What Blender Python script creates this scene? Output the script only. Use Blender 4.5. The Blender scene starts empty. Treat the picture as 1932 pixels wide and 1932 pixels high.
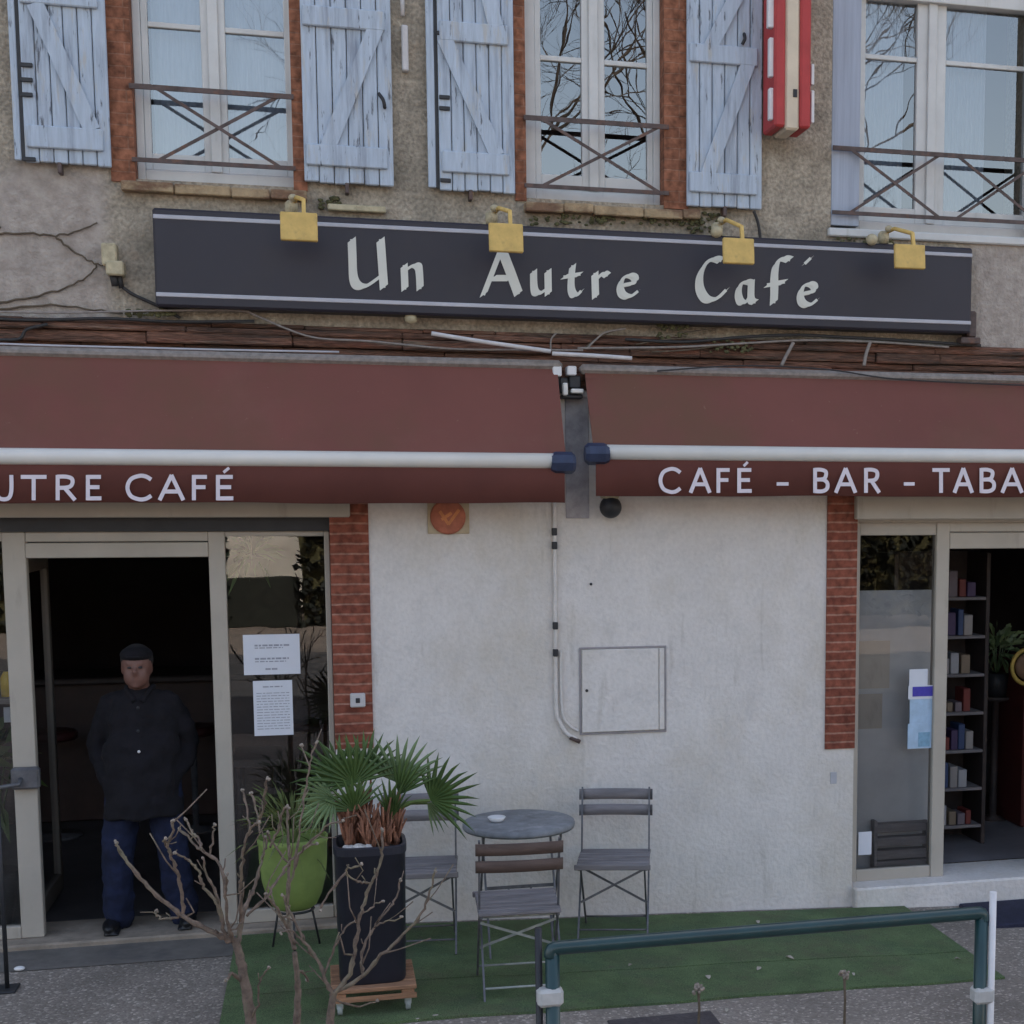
import bpy, bmesh, math, random
from mathutils import Vector, Matrix
random.seed(7)
S = bpy.context.scene
COL = S.collection
R = math.radians

# ------------------------------------------------------------------ camera
CAMP = Vector((0, -8.674, 2.5)); FPX = 2800.0; CX, CY, W0 = 1362.85, 1245.98, 1932.0
RIGHT = Vector((0.96567748, -0.25972922, 0.00278008))
DOWN = Vector((-0.02619553, -0.10803282, -0.99380215))
FWD = Vector((0.25841979, 0.95961953, -0.1111286))
cd = bpy.data.cameras.new('camera'); cam = bpy.data.objects.new('camera', cd); COL.objects.link(cam)
cd.sensor_width = 36; cd.lens = 36 * FPX / W0
cd.shift_x = 0.5 - CX / W0; cd.shift_y = CY / W0 - 0.5
cd.clip_start = 0.05; cd.clip_end = 3000
m = Matrix((RIGHT, -DOWN, -FWD)).transposed().to_4x4(); m.translation = CAMP
cam.matrix_world = m
S.camera = cam

# ------------------------------------------------------------------ sky, sun, exposure
SUN_EL, SUN_AZ = 42.0, 12.0          # the sun stands behind the cafe: the facade is in open shade
w = bpy.data.worlds.new('World'); S.world = w; w.use_nodes = True
nt = w.node_tree
sky = nt.nodes.new('ShaderNodeTexSky'); sky.sky_type = 'NISHITA'; sky.sun_disc = False
sky.sun_elevation = R(SUN_EL); sky.sun_rotation = R(SUN_AZ)
sky.air_density = 1.0; sky.dust_density = 3.0; sky.ozone_density = 0.5
bg = nt.nodes['Background']; bg.inputs[1].default_value = 0.15
wb = nt.nodes.new('ShaderNodeMix'); wb.data_type = 'RGBA'; wb.blend_type = 'MULTIPLY'; wb.inputs[0].default_value = 1
wb.inputs[7].default_value = (1.15, 1.0, .87, 1)      # camera white balance for open shade
nt.links.new(sky.outputs[0], wb.inputs[6]); nt.links.new(wb.outputs[2], bg.inputs[0])
ld = bpy.data.lights.new('sun', 'SUN'); ld.energy = 3.0; ld.angle = R(0.5); ld.color = (1, .95, .88)
lo = bpy.data.objects.new('sun', ld); COL.objects.link(lo)
sd = Vector((math.sin(R(SUN_AZ)) * math.cos(R(SUN_EL)), math.cos(R(SUN_AZ)) * math.cos(R(SUN_EL)), math.sin(R(SUN_EL))))
lo.rotation_euler = sd.to_track_quat('Z', 'Y').to_euler(); lo.location = sd * 30
S.view_settings.view_transform = 'Standard'; S.view_settings.look = 'None'
S.view_settings.gamma = 1; S.view_settings.exposure = 1.68
S.render.engine = 'CYCLES'
S.cycles.max_bounces = 7; S.cycles.transparent_max_bounces = 12

# ------------------------------------------------------------------ measuring: a point of the photograph on a known plane
def ray(u, v): return RIGHT * ((u - CX) / FPX) + DOWN * ((v - CY) / FPX) + FWD
def P(u, v, Y=0.0):
    d = ray(u, v); t = (Y - CAMP.y) / d.y; return CAMP + d * t
def G(u, v, Z=0.0):
    d = ray(u, v); t = (Z - CAMP.z) / d.z; return CAMP + d * t
def gz(x): return -.036*max(0, min(x, 8)-.35)          # the pavement falls gently to the right
def GG(u, v, h=0.0):
    p = G(u, v, h)
    for _ in range(6): p = G(u, v, h+gz(p.x))
    return p
def X(u, v, Y=0.0): return P(u, v, Y).x
def Zc(u, v, Y=0.0): return P(u, v, Y).z

# ------------------------------------------------------------------ mesh builder
class MB:
    def __init__(s): s.v = []; s.f = []; s.sm = []
    def face(s, pts, smooth=False):
        b = len(s.v); s.v += [Vector(p) for p in pts]; s.f.append(tuple(range(b, b + len(pts)))); s.sm.append(smooth)
    def box(s, a, b, bev=0.0):
        x0, x1 = sorted((a[0], b[0])); y0, y1 = sorted((a[1], b[1])); z0, z1 = sorted((a[2], b[2]))
        bev = min(bev, (x1-x0)*.45, (y1-y0)*.45, (z1-z0)*.45)
        if bev <= 0:
            n = len(s.v)
            s.v += [Vector(p) for p in ((x0,y0,z0),(x1,y0,z0),(x1,y1,z0),(x0,y1,z0),(x0,y0,z1),(x1,y0,z1),(x1,y1,z1),(x0,y1,z1))]
            for q in ((0,3,2,1),(4,5,6,7),(0,1,5,4),(1,2,6,5),(2,3,7,6),(3,0,4,7)):
                s.f.append(tuple(n+i for i in q)); s.sm.append(False)
            return
        n = len(s.v); c = ((x0+x1)/2, (y0+y1)/2, (z0+z1)/2); h = ((x1-x0)/2, (y1-y0)/2, (z1-z0)/2)
        idx = {}
        for sx in (-1, 1):
            for sy in (-1, 1):
                for sz in (-1, 1):
                    for ax in range(3):
                        p = [c[0]+sx*(h[0]-(0 if ax == 0 else bev)), c[1]+sy*(h[1]-(0 if ax == 1 else bev)), c[2]+sz*(h[2]-(0 if ax == 2 else bev))]
                        idx[(sx,sy,sz,ax)] = len(s.v); s.v.append(Vector(p))
        def add(q, nrm):
            a_, b_, c_ = (s.v[q[0]], s.v[q[1]], s.v[q[2]])
            if (b_-a_).cross(c_-a_).dot(Vector(nrm)) < 0: q = q[::-1]
            s.f.append(tuple(q)); s.sm.append(False)
        for sg in (-1, 1):
            add([idx[(sg,a_,b_,0)] for a_, b_ in ((-1,-1),(1,-1),(1,1),(-1,1))], (sg,0,0))
            add([idx[(a_,sg,b_,1)] for a_, b_ in ((-1,-1),(1,-1),(1,1),(-1,1))], (0,sg,0))
            add([idx[(a_,b_,sg,2)] for a_, b_ in ((-1,-1),(1,-1),(1,1),(-1,1))], (0,0,sg))
        for a_ in (-1, 1):
            for b_ in (-1, 1):
                add([idx[(a_,b_,-1,0)], idx[(a_,b_,1,0)], idx[(a_,b_,1,1)], idx[(a_,b_,-1,1)]], (a_,b_,0))
                add([idx[(a_,-1,b_,0)], idx[(a_,1,b_,0)], idx[(a_,1,b_,2)], idx[(a_,-1,b_,2)]], (a_,0,b_))
                add([idx[(-1,a_,b_,1)], idx[(1,a_,b_,1)], idx[(1,a_,b_,2)], idx[(-1,a_,b_,2)]], (0,a_,b_))
                for c_ in (-1, 1): add([idx[(a_,b_,c_,i)] for i in range(3)], (a_,b_,c_))
    def tube(s, pts, r, n=8, cap=True):
        pts = [Vector(p) for p in pts]
        rr = r if isinstance(r, (list, tuple)) else [r]*len(pts)
        base = len(s.v); k = len(pts); prev = None
        for i, p in enumerate(pts):
            d = (pts[min(i+1, k-1)] - pts[max(i-1, 0)])
            if d.length < 1e-9: d = Vector((0, 0, 1))
            d.normalize()
            if prev is None:
                a = d.cross(Vector((0, 0, 1)))
                if a.length < .15: a = d.cross(Vector((0, 1, 0)))
                a.normalize()
            else:
                a = prev - d * prev.dot(d)
                if a.length < 1e-5: a = d.cross(Vector((1, 0, 0)))
                a.normalize()
            prev = a; b = d.cross(a)
            for j in range(n):
                t = 2*math.pi*j/n; s.v.append(p + (a*math.cos(t) + b*math.sin(t))*rr[i])
        for i in range(k-1):
            for j in range(n):
                j2 = (j+1) % n
                s.f.append((base+i*n+j, base+i*n+j2, base+(i+1)*n+j2, base+(i+1)*n+j)); s.sm.append(n > 4)
        if cap:
            s.f.append(tuple(base+j for j in range(n))[::-1]); s.sm.append(False)
            s.f.append(tuple(base+(k-1)*n+j for j in range(n))); s.sm.append(False)
    def bar(s, a, b, wd, th, up=Vector((0, 1, 0))):
        # flat bar from a to b: wd across, th along up
        a = Vector(a); b = Vector(b); d = (b-a).normalized(); sd_ = d.cross(up).normalized()*(wd/2); u = up.normalized()*(th/2)
        n = len(s.v)
        for p in (a, b):
            for q in (-sd_-u, sd_-u, sd_+u, -sd_+u): s.v.append(p+q)
        for q in ((3,2,1,0),(4,5,6,7),(0,1,5,4),(1,2,6,5),(2,3,7,6),(3,0,4,7)):
            s.f.append(tuple(n+i for i in q)); s.sm.append(False)
    def lathe(s, c, prof, n=28, smooth=True):
        c = Vector(c); b = len(s.v)
        for r_, z_ in prof:
            for j in range(n):
                t = 2*math.pi*j/n; s.v.append(c + Vector((r_*math.cos(t), r_*math.sin(t), z_)))
        for i in range(len(prof)-1):
            for j in range(n):
                j2 = (j+1) % n
                s.f.append((b+i*n+j, b+i*n+j2, b+(i+1)*n+j2, b+(i+1)*n+j)); s.sm.append(smooth)
        s.f.append(tuple(b+j for j in range(n))[::-1]); s.sm.append(False)
        s.f.append(tuple(b+(len(prof)-1)*n+j for j in range(n))); s.sm.append(False)
    def ell(s, c, r, nu=14, nv=9, rot=None):
        c = Vector(c); b = len(s.v)
        for i in range(nv+1):
            ph = math.pi*i/nv
            for j in range(nu):
                t = 2*math.pi*j/nu
                q = Vector((r[0]*math.sin(ph)*math.cos(t), r[1]*math.sin(ph)*math.sin(t), r[2]*math.cos(ph)))
                if rot: q = rot @ q
                s.v.append(c+q)
        for i in range(nv):
            for j in range(nu):
                j2 = (j+1) % nu
                s.f.append((b+i*nu+j, b+(i+1)*nu+j, b+(i+1)*nu+j2, b+i*nu+j2)); s.sm.append(True)

BASE = {}
def props(o, label=None, cat=None, group=None, kind=None):
    if label: o['label'] = label
    if cat: o['category'] = cat
    if group: o['group'] = group
    if kind: o['kind'] = kind
def thing(name, label, cat, loc=(0, 0, 0), group=None):
    o = bpy.data.objects.new(name, None); COL.objects.link(o); o.location = loc; o.empty_display_size = .1
    BASE[o.name] = Vector(loc); props(o, label, cat, group); return o
def part(name, mb, mat, parent=None, label=None, local=False, loc=None):
    base = Vector((0, 0, 0)) if local else (BASE[parent.name] if parent else Vector(loc or (0, 0, 0)))
    me = bpy.data.meshes.new(name)
    me.from_pydata([tuple(v-base) for v in mb.v], [], mb.f)
    me.polygons.foreach_set('use_smooth', mb.sm)
    me.materials.append(mat)
    if name in ('canopy', 'valance', 'curtain', 'back_slat'):
        bmx = bmesh.new(); bmx.from_mesh(me); bmesh.ops.remove_doubles(bmx, verts=bmx.verts, dist=1e-5); bmx.to_mesh(me); bmx.free()
    me.update()
    o = bpy.data.objects.new(name, me); COL.objects.link(o)
    BASE[o.name] = base
    if parent: o.parent = parent
    elif loc: o.location = loc
    if label: o['label'] = label
    return o
def single(name, mb, mat, label, cat, loc=(0, 0, 0), group=None, kind=None):
    o = part(name, mb, mat, None, None, loc=loc); props(o, label, cat, group, kind); return o
def copy_tree(o, parent=None):
    c = o.copy(); COL.objects.link(c)
    if parent: c.parent = parent
    BASE[c.name] = BASE.get(o.name, Vector())
    for ch in [x for x in bpy.data.objects if x.parent == o]: copy_tree(ch, c)
    return c
def smoothpts(pts, k=5):
    pts = [Vector(p) for p in pts]
    if len(pts) < 3: return pts
    out = []
    for i in range(len(pts)-1):
        p0 = pts[max(i-1, 0)]; p1 = pts[i]; p2 = pts[i+1]; p3 = pts[min(i+2, len(pts)-1)]
        for j in range(k):
            t = j/k
            out.append(.5*((2*p1)+(p2-p0)*t+(2*p0-5*p1+4*p2-p3)*t*t+(3*p1-p0-3*p2+p3)*t**3))
    out.append(pts[-1]); return out

# ------------------------------------------------------------------ materials
def M(name, col, rough=.75, var=.2, scale=5, bump=0.0, bscale=60, bdist=.004, stain=None, metal=0, stretch=(1, 1, 1), fine=0.0, spec=.4):
    """col varied by noise; stain = (colour, scale, lo, hi, stretch) dirt or wear laid over it"""
    m = bpy.data.materials.new(name); m.use_nodes = True; n = m.node_tree.nodes; l = m.node_tree.links
    b = n['Principled BSDF']; b.inputs['Roughness'].default_value = rough; b.inputs['Metallic'].default_value = metal
    b.inputs['Specular IOR Level'].default_value = spec
    tc = n.new('ShaderNodeTexCoord'); mp = n.new('ShaderNodeMapping'); mp.inputs['Scale'].default_value = stretch
    l.new(tc.outputs['Object'], mp.inputs[0])
    nz = n.new('ShaderNodeTexNoise'); nz.inputs['Scale'].default_value = scale; nz.inputs['Detail'].default_value = 6; nz.inputs['Roughness'].default_value = .62
    l.new(mp.outputs[0], nz.inputs[0])
    cr = n.new('ShaderNodeValToRGB'); e = cr.color_ramp.elements
    lo_ = [c*(1-var) for c in col]; hi_ = [min(1, c*(1+var)) for c in col]
    e[0].position = .3; e[0].color = (*lo_, 1); e[1].position = .7; e[1].color = (*hi_, 1)
    l.new(nz.outputs[0], cr.inputs[0]); out = cr.outputs[0]
    def mix(fac, a, c2):
        mx = n.new('ShaderNodeMix'); mx.data_type = 'RGBA'; l.new(fac, mx.inputs[0]); l.new(a, mx.inputs[6])
        if isinstance(c2, tuple): mx.inputs[7].default_value = (*c2, 1)
        else: l.new(c2, mx.inputs[7])
        return mx.outputs[2]
    for st in ([stain] if isinstance(stain, tuple) else (stain or [])):
        sc, ss, a, c_, sx = st[:5]
        mp2 = n.new('ShaderNodeMapping'); mp2.inputs['Scale'].default_value = sx; mp2.inputs['Location'].default_value = (3.1, 1.7, ss)
        l.new(tc.outputs['Object'], mp2.inputs[0])
        n2 = n.new('ShaderNodeTexNoise'); n2.inputs['Scale'].default_value = ss; n2.inputs['Detail'].default_value = 8; n2.inputs['Roughness'].default_value = .65
        l.new(mp2.outputs[0], n2.inputs[0])
        mr = n.new('ShaderNodeMapRange'); mr.inputs[1].default_value = a; mr.inputs[2].default_value = c_
        mr.inputs[4].default_value = st[5] if len(st) > 5 else 1.0
        l.new(n2.outputs[0], mr.inputs[0]); out = mix(mr.outputs[0], out, sc)
    if fine or bump:
        n3 = n.new('ShaderNodeTexNoise'); n3.inputs['Scale'].default_value = bscale; n3.inputs['Detail'].default_value = 5
        l.new(mp.outputs[0], n3.inputs[0])
    if fine:
        mr = n.new('ShaderNodeMapRange'); mr.inputs[1].default_value = .35; mr.inputs[2].default_value = .65
        mr.inputs[3].default_value = 1-fine; mr.inputs[4].default_value = 1+fine; l.new(n3.outputs[0], mr.inputs[0])
        vm = n.new('ShaderNodeVectorMath'); vm.operation = 'SCALE'; l.new(out, vm.inputs[0]); l.new(mr.outputs[0], vm.inputs['Scale']); out = vm.outputs[0]
    l.new(out, b.inputs['Base Color'])
    if bump:
        bp = n.new('ShaderNodeBump'); bp.inputs['Strength'].default_value = bump; bp.inputs['Distance'].default_value = bdist
        l.new(n3.outputs[0], bp.inputs['Height']); l.new(bp.outputs[0], b.inputs['Normal'])
    return m

def brick_mat(name, c1, c2, mortar, bw, bh, ms, bump=.6, var=.35):
    m = bpy.data.materials.new(name); m.use_nodes = True; n = m.node_tree.nodes; l = m.node_tree.links
    b = n['Principled BSDF']; b.inputs['Roughness'].default_value = .9; b.inputs['Specular IOR Level'].default_value = .25
    tc = n.new('ShaderNodeTexCoord'); sp = n.new('ShaderNodeSeparateXYZ'); cb = n.new('ShaderNodeCombineXYZ')
    l.new(tc.outputs['Object'], sp.inputs[0])
    ad = n.new('ShaderNodeMath'); l.new(sp.outputs[0], ad.inputs[0]); l.new(sp.outputs[1], ad.inputs[1])
    a2 = n.new('ShaderNodeMath'); a2.inputs[1].default_value = 2.0; l.new(ad.outputs[0], a2.inputs[0]); l.new(a2.outputs[0], cb.inputs[0])
    # wobble of the courses
    nw = n.new('ShaderNodeTexNoise'); nw.inputs['Scale'].default_value = 9; nw.inputs['Detail'].default_value = 3; l.new(tc.outputs['Object'], nw.inputs[0])
    mw = n.new('ShaderNodeMath'); mw.operation = 'MULTIPLY_ADD'; mw.inputs[1].default_value = .012
    l.new(nw.outputs[0], mw.inputs[0]); l.new(sp.outputs[2], mw.inputs[2]); l.new(mw.outputs[0], cb.inputs[1])
    bt = n.new('ShaderNodeTexBrick'); bt.offset = .5 if bw < 1 else 0; l.new(cb.outputs[0], bt.inputs[0])
    bt.inputs['Scale'].default_value = 1; bt.inputs['Brick Width'].default_value = bw; bt.inputs['Row Height'].default_value = bh
    bt.inputs['Mortar Size'].default_value = ms; bt.inputs['Mortar Smooth'].default_value = .4
    bt.inputs['Color1'].default_value = (*c1, 1); bt.inputs['Color2'].default_value = (*c2, 1); bt.inputs['Mortar'].default_value = (*mortar, 1)
    nz = n.new('ShaderNodeTexNoise'); nz.inputs['Scale'].default_value = 26; nz.inputs['Detail'].default_value = 7; l.new(tc.outputs['Object'], nz.inputs[0])
    mr = n.new('ShaderNodeMapRange'); mr.inputs[1].default_value = .3; mr.inputs[2].default_value = .7; mr.inputs[3].default_value = 1-var; mr.inputs[4].default_value = 1+var
    l.new(nz.outputs[0], mr.inputs[0])
    vm = n.new('ShaderNodeVectorMath'); vm.operation = 'SCALE'; l.new(bt.outputs[0], vm.inputs[0]); l.new(mr.outputs[0], vm.inputs['Scale'])
    l.new(vm.outputs[0], b.inputs['Base Color'])
    iv = n.new('ShaderNodeMath'); iv.operation = 'MULTIPLY_ADD'; iv.inputs[1].default_value = -1.2
    l.new(bt.outputs['Fac'], iv.inputs[0]); l.new(nz.outputs[0], iv.inputs[2])
    bp = n.new('ShaderNodeBump'); bp.inputs['Strength'].default_value = bump; bp.inputs['Distance'].default_value = .008
    l.new(iv.outputs[0], bp.inputs['Height']); l.new(bp.outputs[0], b.inputs['Normal'])
    return m

def glass_mat(name, base=.12, tint=(.9, .93, .95), rough=0.0, wob=0.0):
    m = bpy.data.materials.new(name); m.use_nodes = True; n = m.node_tree.nodes; l = m.node_tree.links
    n.remove(n['Principled BSDF']); o = n['Material Output']
    t = n.new('ShaderNodeBsdfTransparent'); t.inputs[0].default_value = (*tint, 1)
    g = n.new('ShaderNodeBsdfGlossy'); g.inputs['Roughness'].default_value = rough
    fr = n.new('ShaderNodeFresnel'); fr.inputs[0].default_value = 1.52
    ma = n.new('ShaderNodeMath'); ma.operation = 'MULTIPLY_ADD'; ma.inputs[1].default_value = 1.6; ma.inputs[2].default_value = base; ma.use_clamp = True
    l.new(fr.outputs[0], ma.inputs[0])
    if wob:
        tc = n.new('ShaderNodeTexCoord'); nz = n.new('ShaderNodeTexNoise'); nz.inputs['Scale'].default_value = 2.2; nz.inputs['Detail'].default_value = 2
        l.new(tc.outputs['Object'], nz.inputs[0]); bp = n.new('ShaderNodeBump'); bp.inputs['Strength'].default_value = 1; bp.inputs['Distance'].default_value = wob
        l.new(nz.outputs[0], bp.inputs['Height']); l.new(bp.outputs[0], g.inputs['Normal'])
    mx = n.new('ShaderNodeMixShader'); l.new(ma.outputs[0], mx.inputs[0]); l.new(t.outputs[0], mx.inputs[1]); l.new(g.outputs[0], mx.inputs[2])
    l.new(mx.outputs[0], o.inputs[0]); return m

def upper_render_mat():
    m = M('roughcast_render', (.33, .285, .225), .95, .32, 7, .8, 48, .016, fine=.24,
          stain=[((.15, .135, .105), 2.3, .52, .74, (1, 1, .6), .7), ((.30, .22, .15), 5, .56, .74, (1, 1, 1), .6)])
    n = m.node_tree.nodes; l = m.node_tree.links; b = n['Principled BSDF']
    src = b.inputs['Base Color'].links[0].from_socket
    tc = n.new('ShaderNodeTexCoord'); sp = n.new('ShaderNodeSeparateXYZ'); l.new(tc.outputs['Object'], sp.inputs[0])
    nz = n.new('ShaderNodeTexNoise'); nz.inputs['Scale'].default_value = 3; nz.inputs['Detail'].default_value = 5; l.new(tc.outputs['Object'], nz.inputs[0])
    ma = n.new('ShaderNodeMath'); ma.operation = 'MULTIPLY_ADD'; ma.inputs[1].default_value = .5; l.new(nz.outputs[0], ma.inputs[0]); l.new(sp.outputs[2], ma.inputs[2])
    mr = n.new('ShaderNodeMapRange'); mr.inputs[1].default_value = 4.42; mr.inputs[2].default_value = 4.55; mr.inputs[3].default_value = .8; mr.inputs[4].default_value = 0
    l.new(ma.outputs[0], mr.inputs[0])
    # the smoother plaster patch left and right of the sign
    def side(a, c, hi):
        q = n.new('ShaderNodeMapRange'); q.inputs[1].default_value = a; q.inputs[2].default_value = c
        q.inputs[3].default_value = hi; q.inputs[4].default_value = 1-hi; l.new(sp.outputs[0], q.inputs[0]); return q.outputs[0]
    a_ = side(-1.10, -1.02, 1); b_ = side(3.86, 4.0, 0)
    ad = n.new('ShaderNodeMath'); ad.use_clamp = True; l.new(a_, ad.inputs[0]); l.new(b_, ad.inputs[1])
    mu = n.new('ShaderNodeMath'); mu.operation = 'MULTIPLY'; l.new(ad.outputs[0], mu.inputs[0]); l.new(mr.outputs[0], mu.inputs[1])
    cr = n.new('ShaderNodeValToRGB'); cr.color_ramp.elements[0].color = (.31, .265, .235, 1); cr.color_ramp.elements[1].color = (.42, .37, .335, 1)
    cr.color_ramp.elements[0].position = .35; cr.color_ramp.elements[1].position = .62
    nz2 = n.new('ShaderNodeTexNoise'); nz2.inputs['Scale'].default_value = 14; nz2.inputs['Detail'].default_value = 6; l.new(tc.outputs['Object'], nz2.inputs[0]); l.new(nz2.outputs[0], cr.inputs[0])
    mx = n.new('ShaderNodeMix'); mx.data_type = 'RGBA'; l.new(mu.outputs[0], mx.inputs[0]); l.new(src, mx.inputs[6]); l.new(cr.outputs[0], mx.inputs[7])
    l.new(mx.outputs[2], b.inputs['Base Color']); return m

def ground_mat(name, c0, c1, scale):
    m = bpy.data.materials.new(name); m.use_nodes = True; n = m.node_tree.nodes; l = m.node_tree.links
    b = n['Principled BSDF']; b.inputs['Roughness'].default_value = .92; b.inputs['Specular IOR Level'].default_value = .3
    tc = n.new('ShaderNodeTexCoord'); vo = n.new('ShaderNodeTexVoronoi'); vo.inputs['Scale'].default_value = scale; l.new(tc.outputs['Object'], vo.inputs[0])
    sp = n.new('ShaderNodeSeparateColor'); l.new(vo.outputs['Color'], sp.inputs[0])
    cr = n.new('ShaderNodeValToRGB'); e = cr.color_ramp.elements; e[0].color = (*c0, 1); e[1].color = (*c1, 1); e[0].position = .1; e[1].position = .85
    x = e.new(.97); x.color = (min(1, c1[0]*1.7), min(1, c1[1]*1.7), min(1, c1[2]*1.7), 1)
    l.new(sp.outputs[0], cr.inputs[0])
    nz = n.new('ShaderNodeTexNoise'); nz.inputs['Scale'].default_value = 1.3; nz.inputs['Detail'].default_value = 8; l.new(tc.outputs['Object'], nz.inputs[0])
    mr = n.new('ShaderNodeMapRange'); mr.inputs[1].default_value = .3; mr.inputs[2].default_value = .7; mr.inputs[3].default_value = .7; mr.inputs[4].default_value = 1.25; l.new(nz.outputs[0], mr.inputs[0])
    vm = n.new('ShaderNodeVectorMath'); vm.operation = 'SCALE'; l.new(cr.outputs[0], vm.inputs[0]); l.new(mr.outputs[0], vm.inputs['Scale']); l.new(vm.outputs[0], b.inputs['Base Color'])
    bp = n.new('ShaderNodeBump'); bp.inputs['Strength'].default_value = .7; bp.inputs['Distance'].default_value = .006; bp.invert = True
    l.new(vo.outputs['Distance'], bp.inputs['Height']); l.new(bp.outputs[0], b.inputs['Normal']); return m

mt = {}
mt['upper'] = upper_render_mat()
mt['white'] = M('white_painted_render', (.66, .625, .60), .85, .06, 3, .55, 38, .012,
                stain=[((.52, .465, .385), 1.3, .46, .70, (1, 1, .8), .65), ((.52, .50, .49), 9, .54, .72, (1, 1, .8), .45), ((.34, .31, .27), 5, .60, .74, (1.6, 1, .25), .5), ((.22, .2, .18), 38, .70, .75, (1, 1, 1), .6)], fine=.04)
mt['brick'] = brick_mat('thin_red_brick', (.19, .058, .038), (.25, .082, .052), (.33, .17, .125), 7.7, .057, .007)
mt['brick_old'] = brick_mat('orange_red_brick', (.205, .085, .050), (.27, .112, .064), (.26, .13, .085), .30, .06, .004, .6, .45)
mt['cornice'] = M('weathered_brick_band', (.19, .095, .065), .95, .55, 5, 1, 40, .025, stain=[((.06, .045, .036), 3.5, .46, .62, (.35, 1, 5), .85), ((.26, .21, .16), 5, .56, .68, (.25, 1, 3), .7), ((.22, .085, .055), 7, .56, .66, (.3, 1, 2), .7)], stretch=(.3, 1, 3.4), fine=.3)
mt['stone_sill'] = M('worn_sill_stone', (.34, .25, .15), .9, .4, 9, .8, 60, .01, stain=((.14, .07, .045), 6, .5, .6, (.5, 1, 1), .8))
mt['shutter'] = M('weathered_blue_paint', (.41, .475, .56), .72, .12, 14, .5, 70, .003,
                  stain=[((.19, .21, .26), 7, .50, .70, (3.2, 1, .28), .75), ((.44, .42, .38), 11, .56, .66, (2, 1, .3), .7), ((.07, .07, .08), 15, .61, .68, (2.5, 1, .4), .85)], stretch=(3, 1, .3))
mt['frame_w'] = M('white_window_paint', (.56, .56, .55), .5, .08, 6, .15, 60, .002, stain=((.36, .35, .30), 6, .6, .75, (3, 1, .4), .5))
mt['frame_b'] = M('beige_lacquered_metal', (.42, .38, .325), .5, .08, 3, stain=((.24, .21, .17), 5, .58, .8, (2, 1, .5), .6))
mt['panel_bg'] = M('blue_grey_reflection_tint', (.33, .37, .45), .6, .15, 5, .2, 50, .003, stretch=(6, 1, .3))  # white frame with its bluish reflection put into the colour
mt['glass_up'] = glass_mat('upper_window_glass', .17, (.8, .85, .9), 0, .0012)
mt['glass_shop'] = glass_mat('shop_window_glass', .05, (.86, .88, .88), 0, .0006)
mt['glass_right'] = glass_mat('grey_film_glass', .02, (.84, .86, .88), 0, .0006)
mt['curtain'] = M('net_curtain', (.36, .39, .44), .9, .12, 9, .5, 30, .01, stretch=(8, 1, .6))
mt['iron'] = M('rusty_railing_iron', (.085, .06, .055), .6, .4, 20, .3, 90, .002, stain=((.17, .08, .05), 14, .55, .7, (1, 1, 1), .8))
mt['dark'] = M('dark_metal', (.025, .026, .03), .5, .2, 12)
mt['sign'] = M('anthracite_sign_panel', (.026, .024, .034), .5, .12, 1.5, stain=((.036, .031, .034), 2.2, .52, .75, (1, 1, 1), .6))
mt['cream'] = M('cream_letter', (.62, .62, .56), .6, .05, 8)
mt['trim'] = M('grey_trim_strip', (.42, .42, .46), .5, .1, 6)
mt['yellow'] = M('yellow_lamp_paint', (.60, .41, .13), .65, .18, 9, stain=((.36, .25, .1), 14, .54, .70, (1, 1, 1), .6))
mt['oldcream'] = M('dusty_cream_plastic', (.44, .38, .25), .6, .25, 20, stain=((.13, .11, .06), 14, .55, .68, (1, 1, 1), .8))
mt['awning'] = M('red_brown_awning_canvas', (.165, .060, .047), .9, .08, 1.6, .3, 320, .0015,
                 stain=[((.14, .066, .042), .9, .45, .62, (1, 1, 1), .9), ((.19, .085, .065), 2.6, .56, .72, (.7, 1, 1), .4), ((.24, .14, .10), 21, .675, .71, (1, 1, 1), .7)])
mt['valance'] = M('red_brown_valance_canvas', (.125, .042, .034), .9, .12, 2.5, .2, 320, .0015)
mt['bar'] = M('ivory_awning_bar', (.66, .64, .60), .4, .05, 4, stain=((.48, .45, .38), 4, .6, .8, (.5, 1, 1), .6))
mt['cap'] = M('dark_blue_end_cap', (.03, .04, .08), .45, .2, 20)
mt['lilac'] = M('pale_lilac_letter', (.68, .62, .67), .7, .05, 10)
mt['turf'] = M('artificial_turf', (.14, .21, .09), .95, .28, 3.5, 1.0, 260, .02, fine=.5,
               stain=[((.15, .16, .09), 3.4, .5, .66, (1, 1, 1), .6), ((.06, .13, .08), 1.1, .5, .7, (1, 1, 1), .6), ((.16, .14, .10), 17, .6, .7, (1, 1, 1), .5)])
mt['pave'] = ground_mat('gravelly_asphalt', (.205, .175, .148), (.275, .238, .205), 75)
mt['road'] = ground_mat('road_asphalt', (.05, .05, .052), (.11, .11, .11), 90)
mt['stone'] = M('threshold_stone', (.30, .25, .20), .85, .3, 5, .5, 50, .006, stain=((.14, .12, .1), 4, .55, .7, (1, 1, 1), .7))
mt['slat_grey'] = M('weathered_grey_slats', (.20, .185, .19), .8, .3, 10, .5, 90, .002, stretch=(.4, 3, 3), stain=((.32, .29, .25), 12, .6, .72, (.4, 3, 3), .6))
mt['slat_brown'] = M('weathered_brown_slats', (.11, .075, .062), .8, .3, 10, .5, 90, .002, stretch=(.4, 3, 3), stain=((.2, .15, .12), 12, .6, .72, (.4, 3, 3), .5))
mt['chair_metal'] = M('dull_grey_steel', (.13, .13, .14), .5, .3, 20, metal=.3)
mt['chair_pale'] = M('pale_worn_steel', (.32, .34, .32), .55, .3, 20)
mt['tabletop'] = M('stained_grey_tabletop', (.19, .20, .215), .6, .35, 9, .3, 40, .002, stain=((.34, .34, .36), 6, .55, .66, (1, 1, 1), .7))
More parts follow.
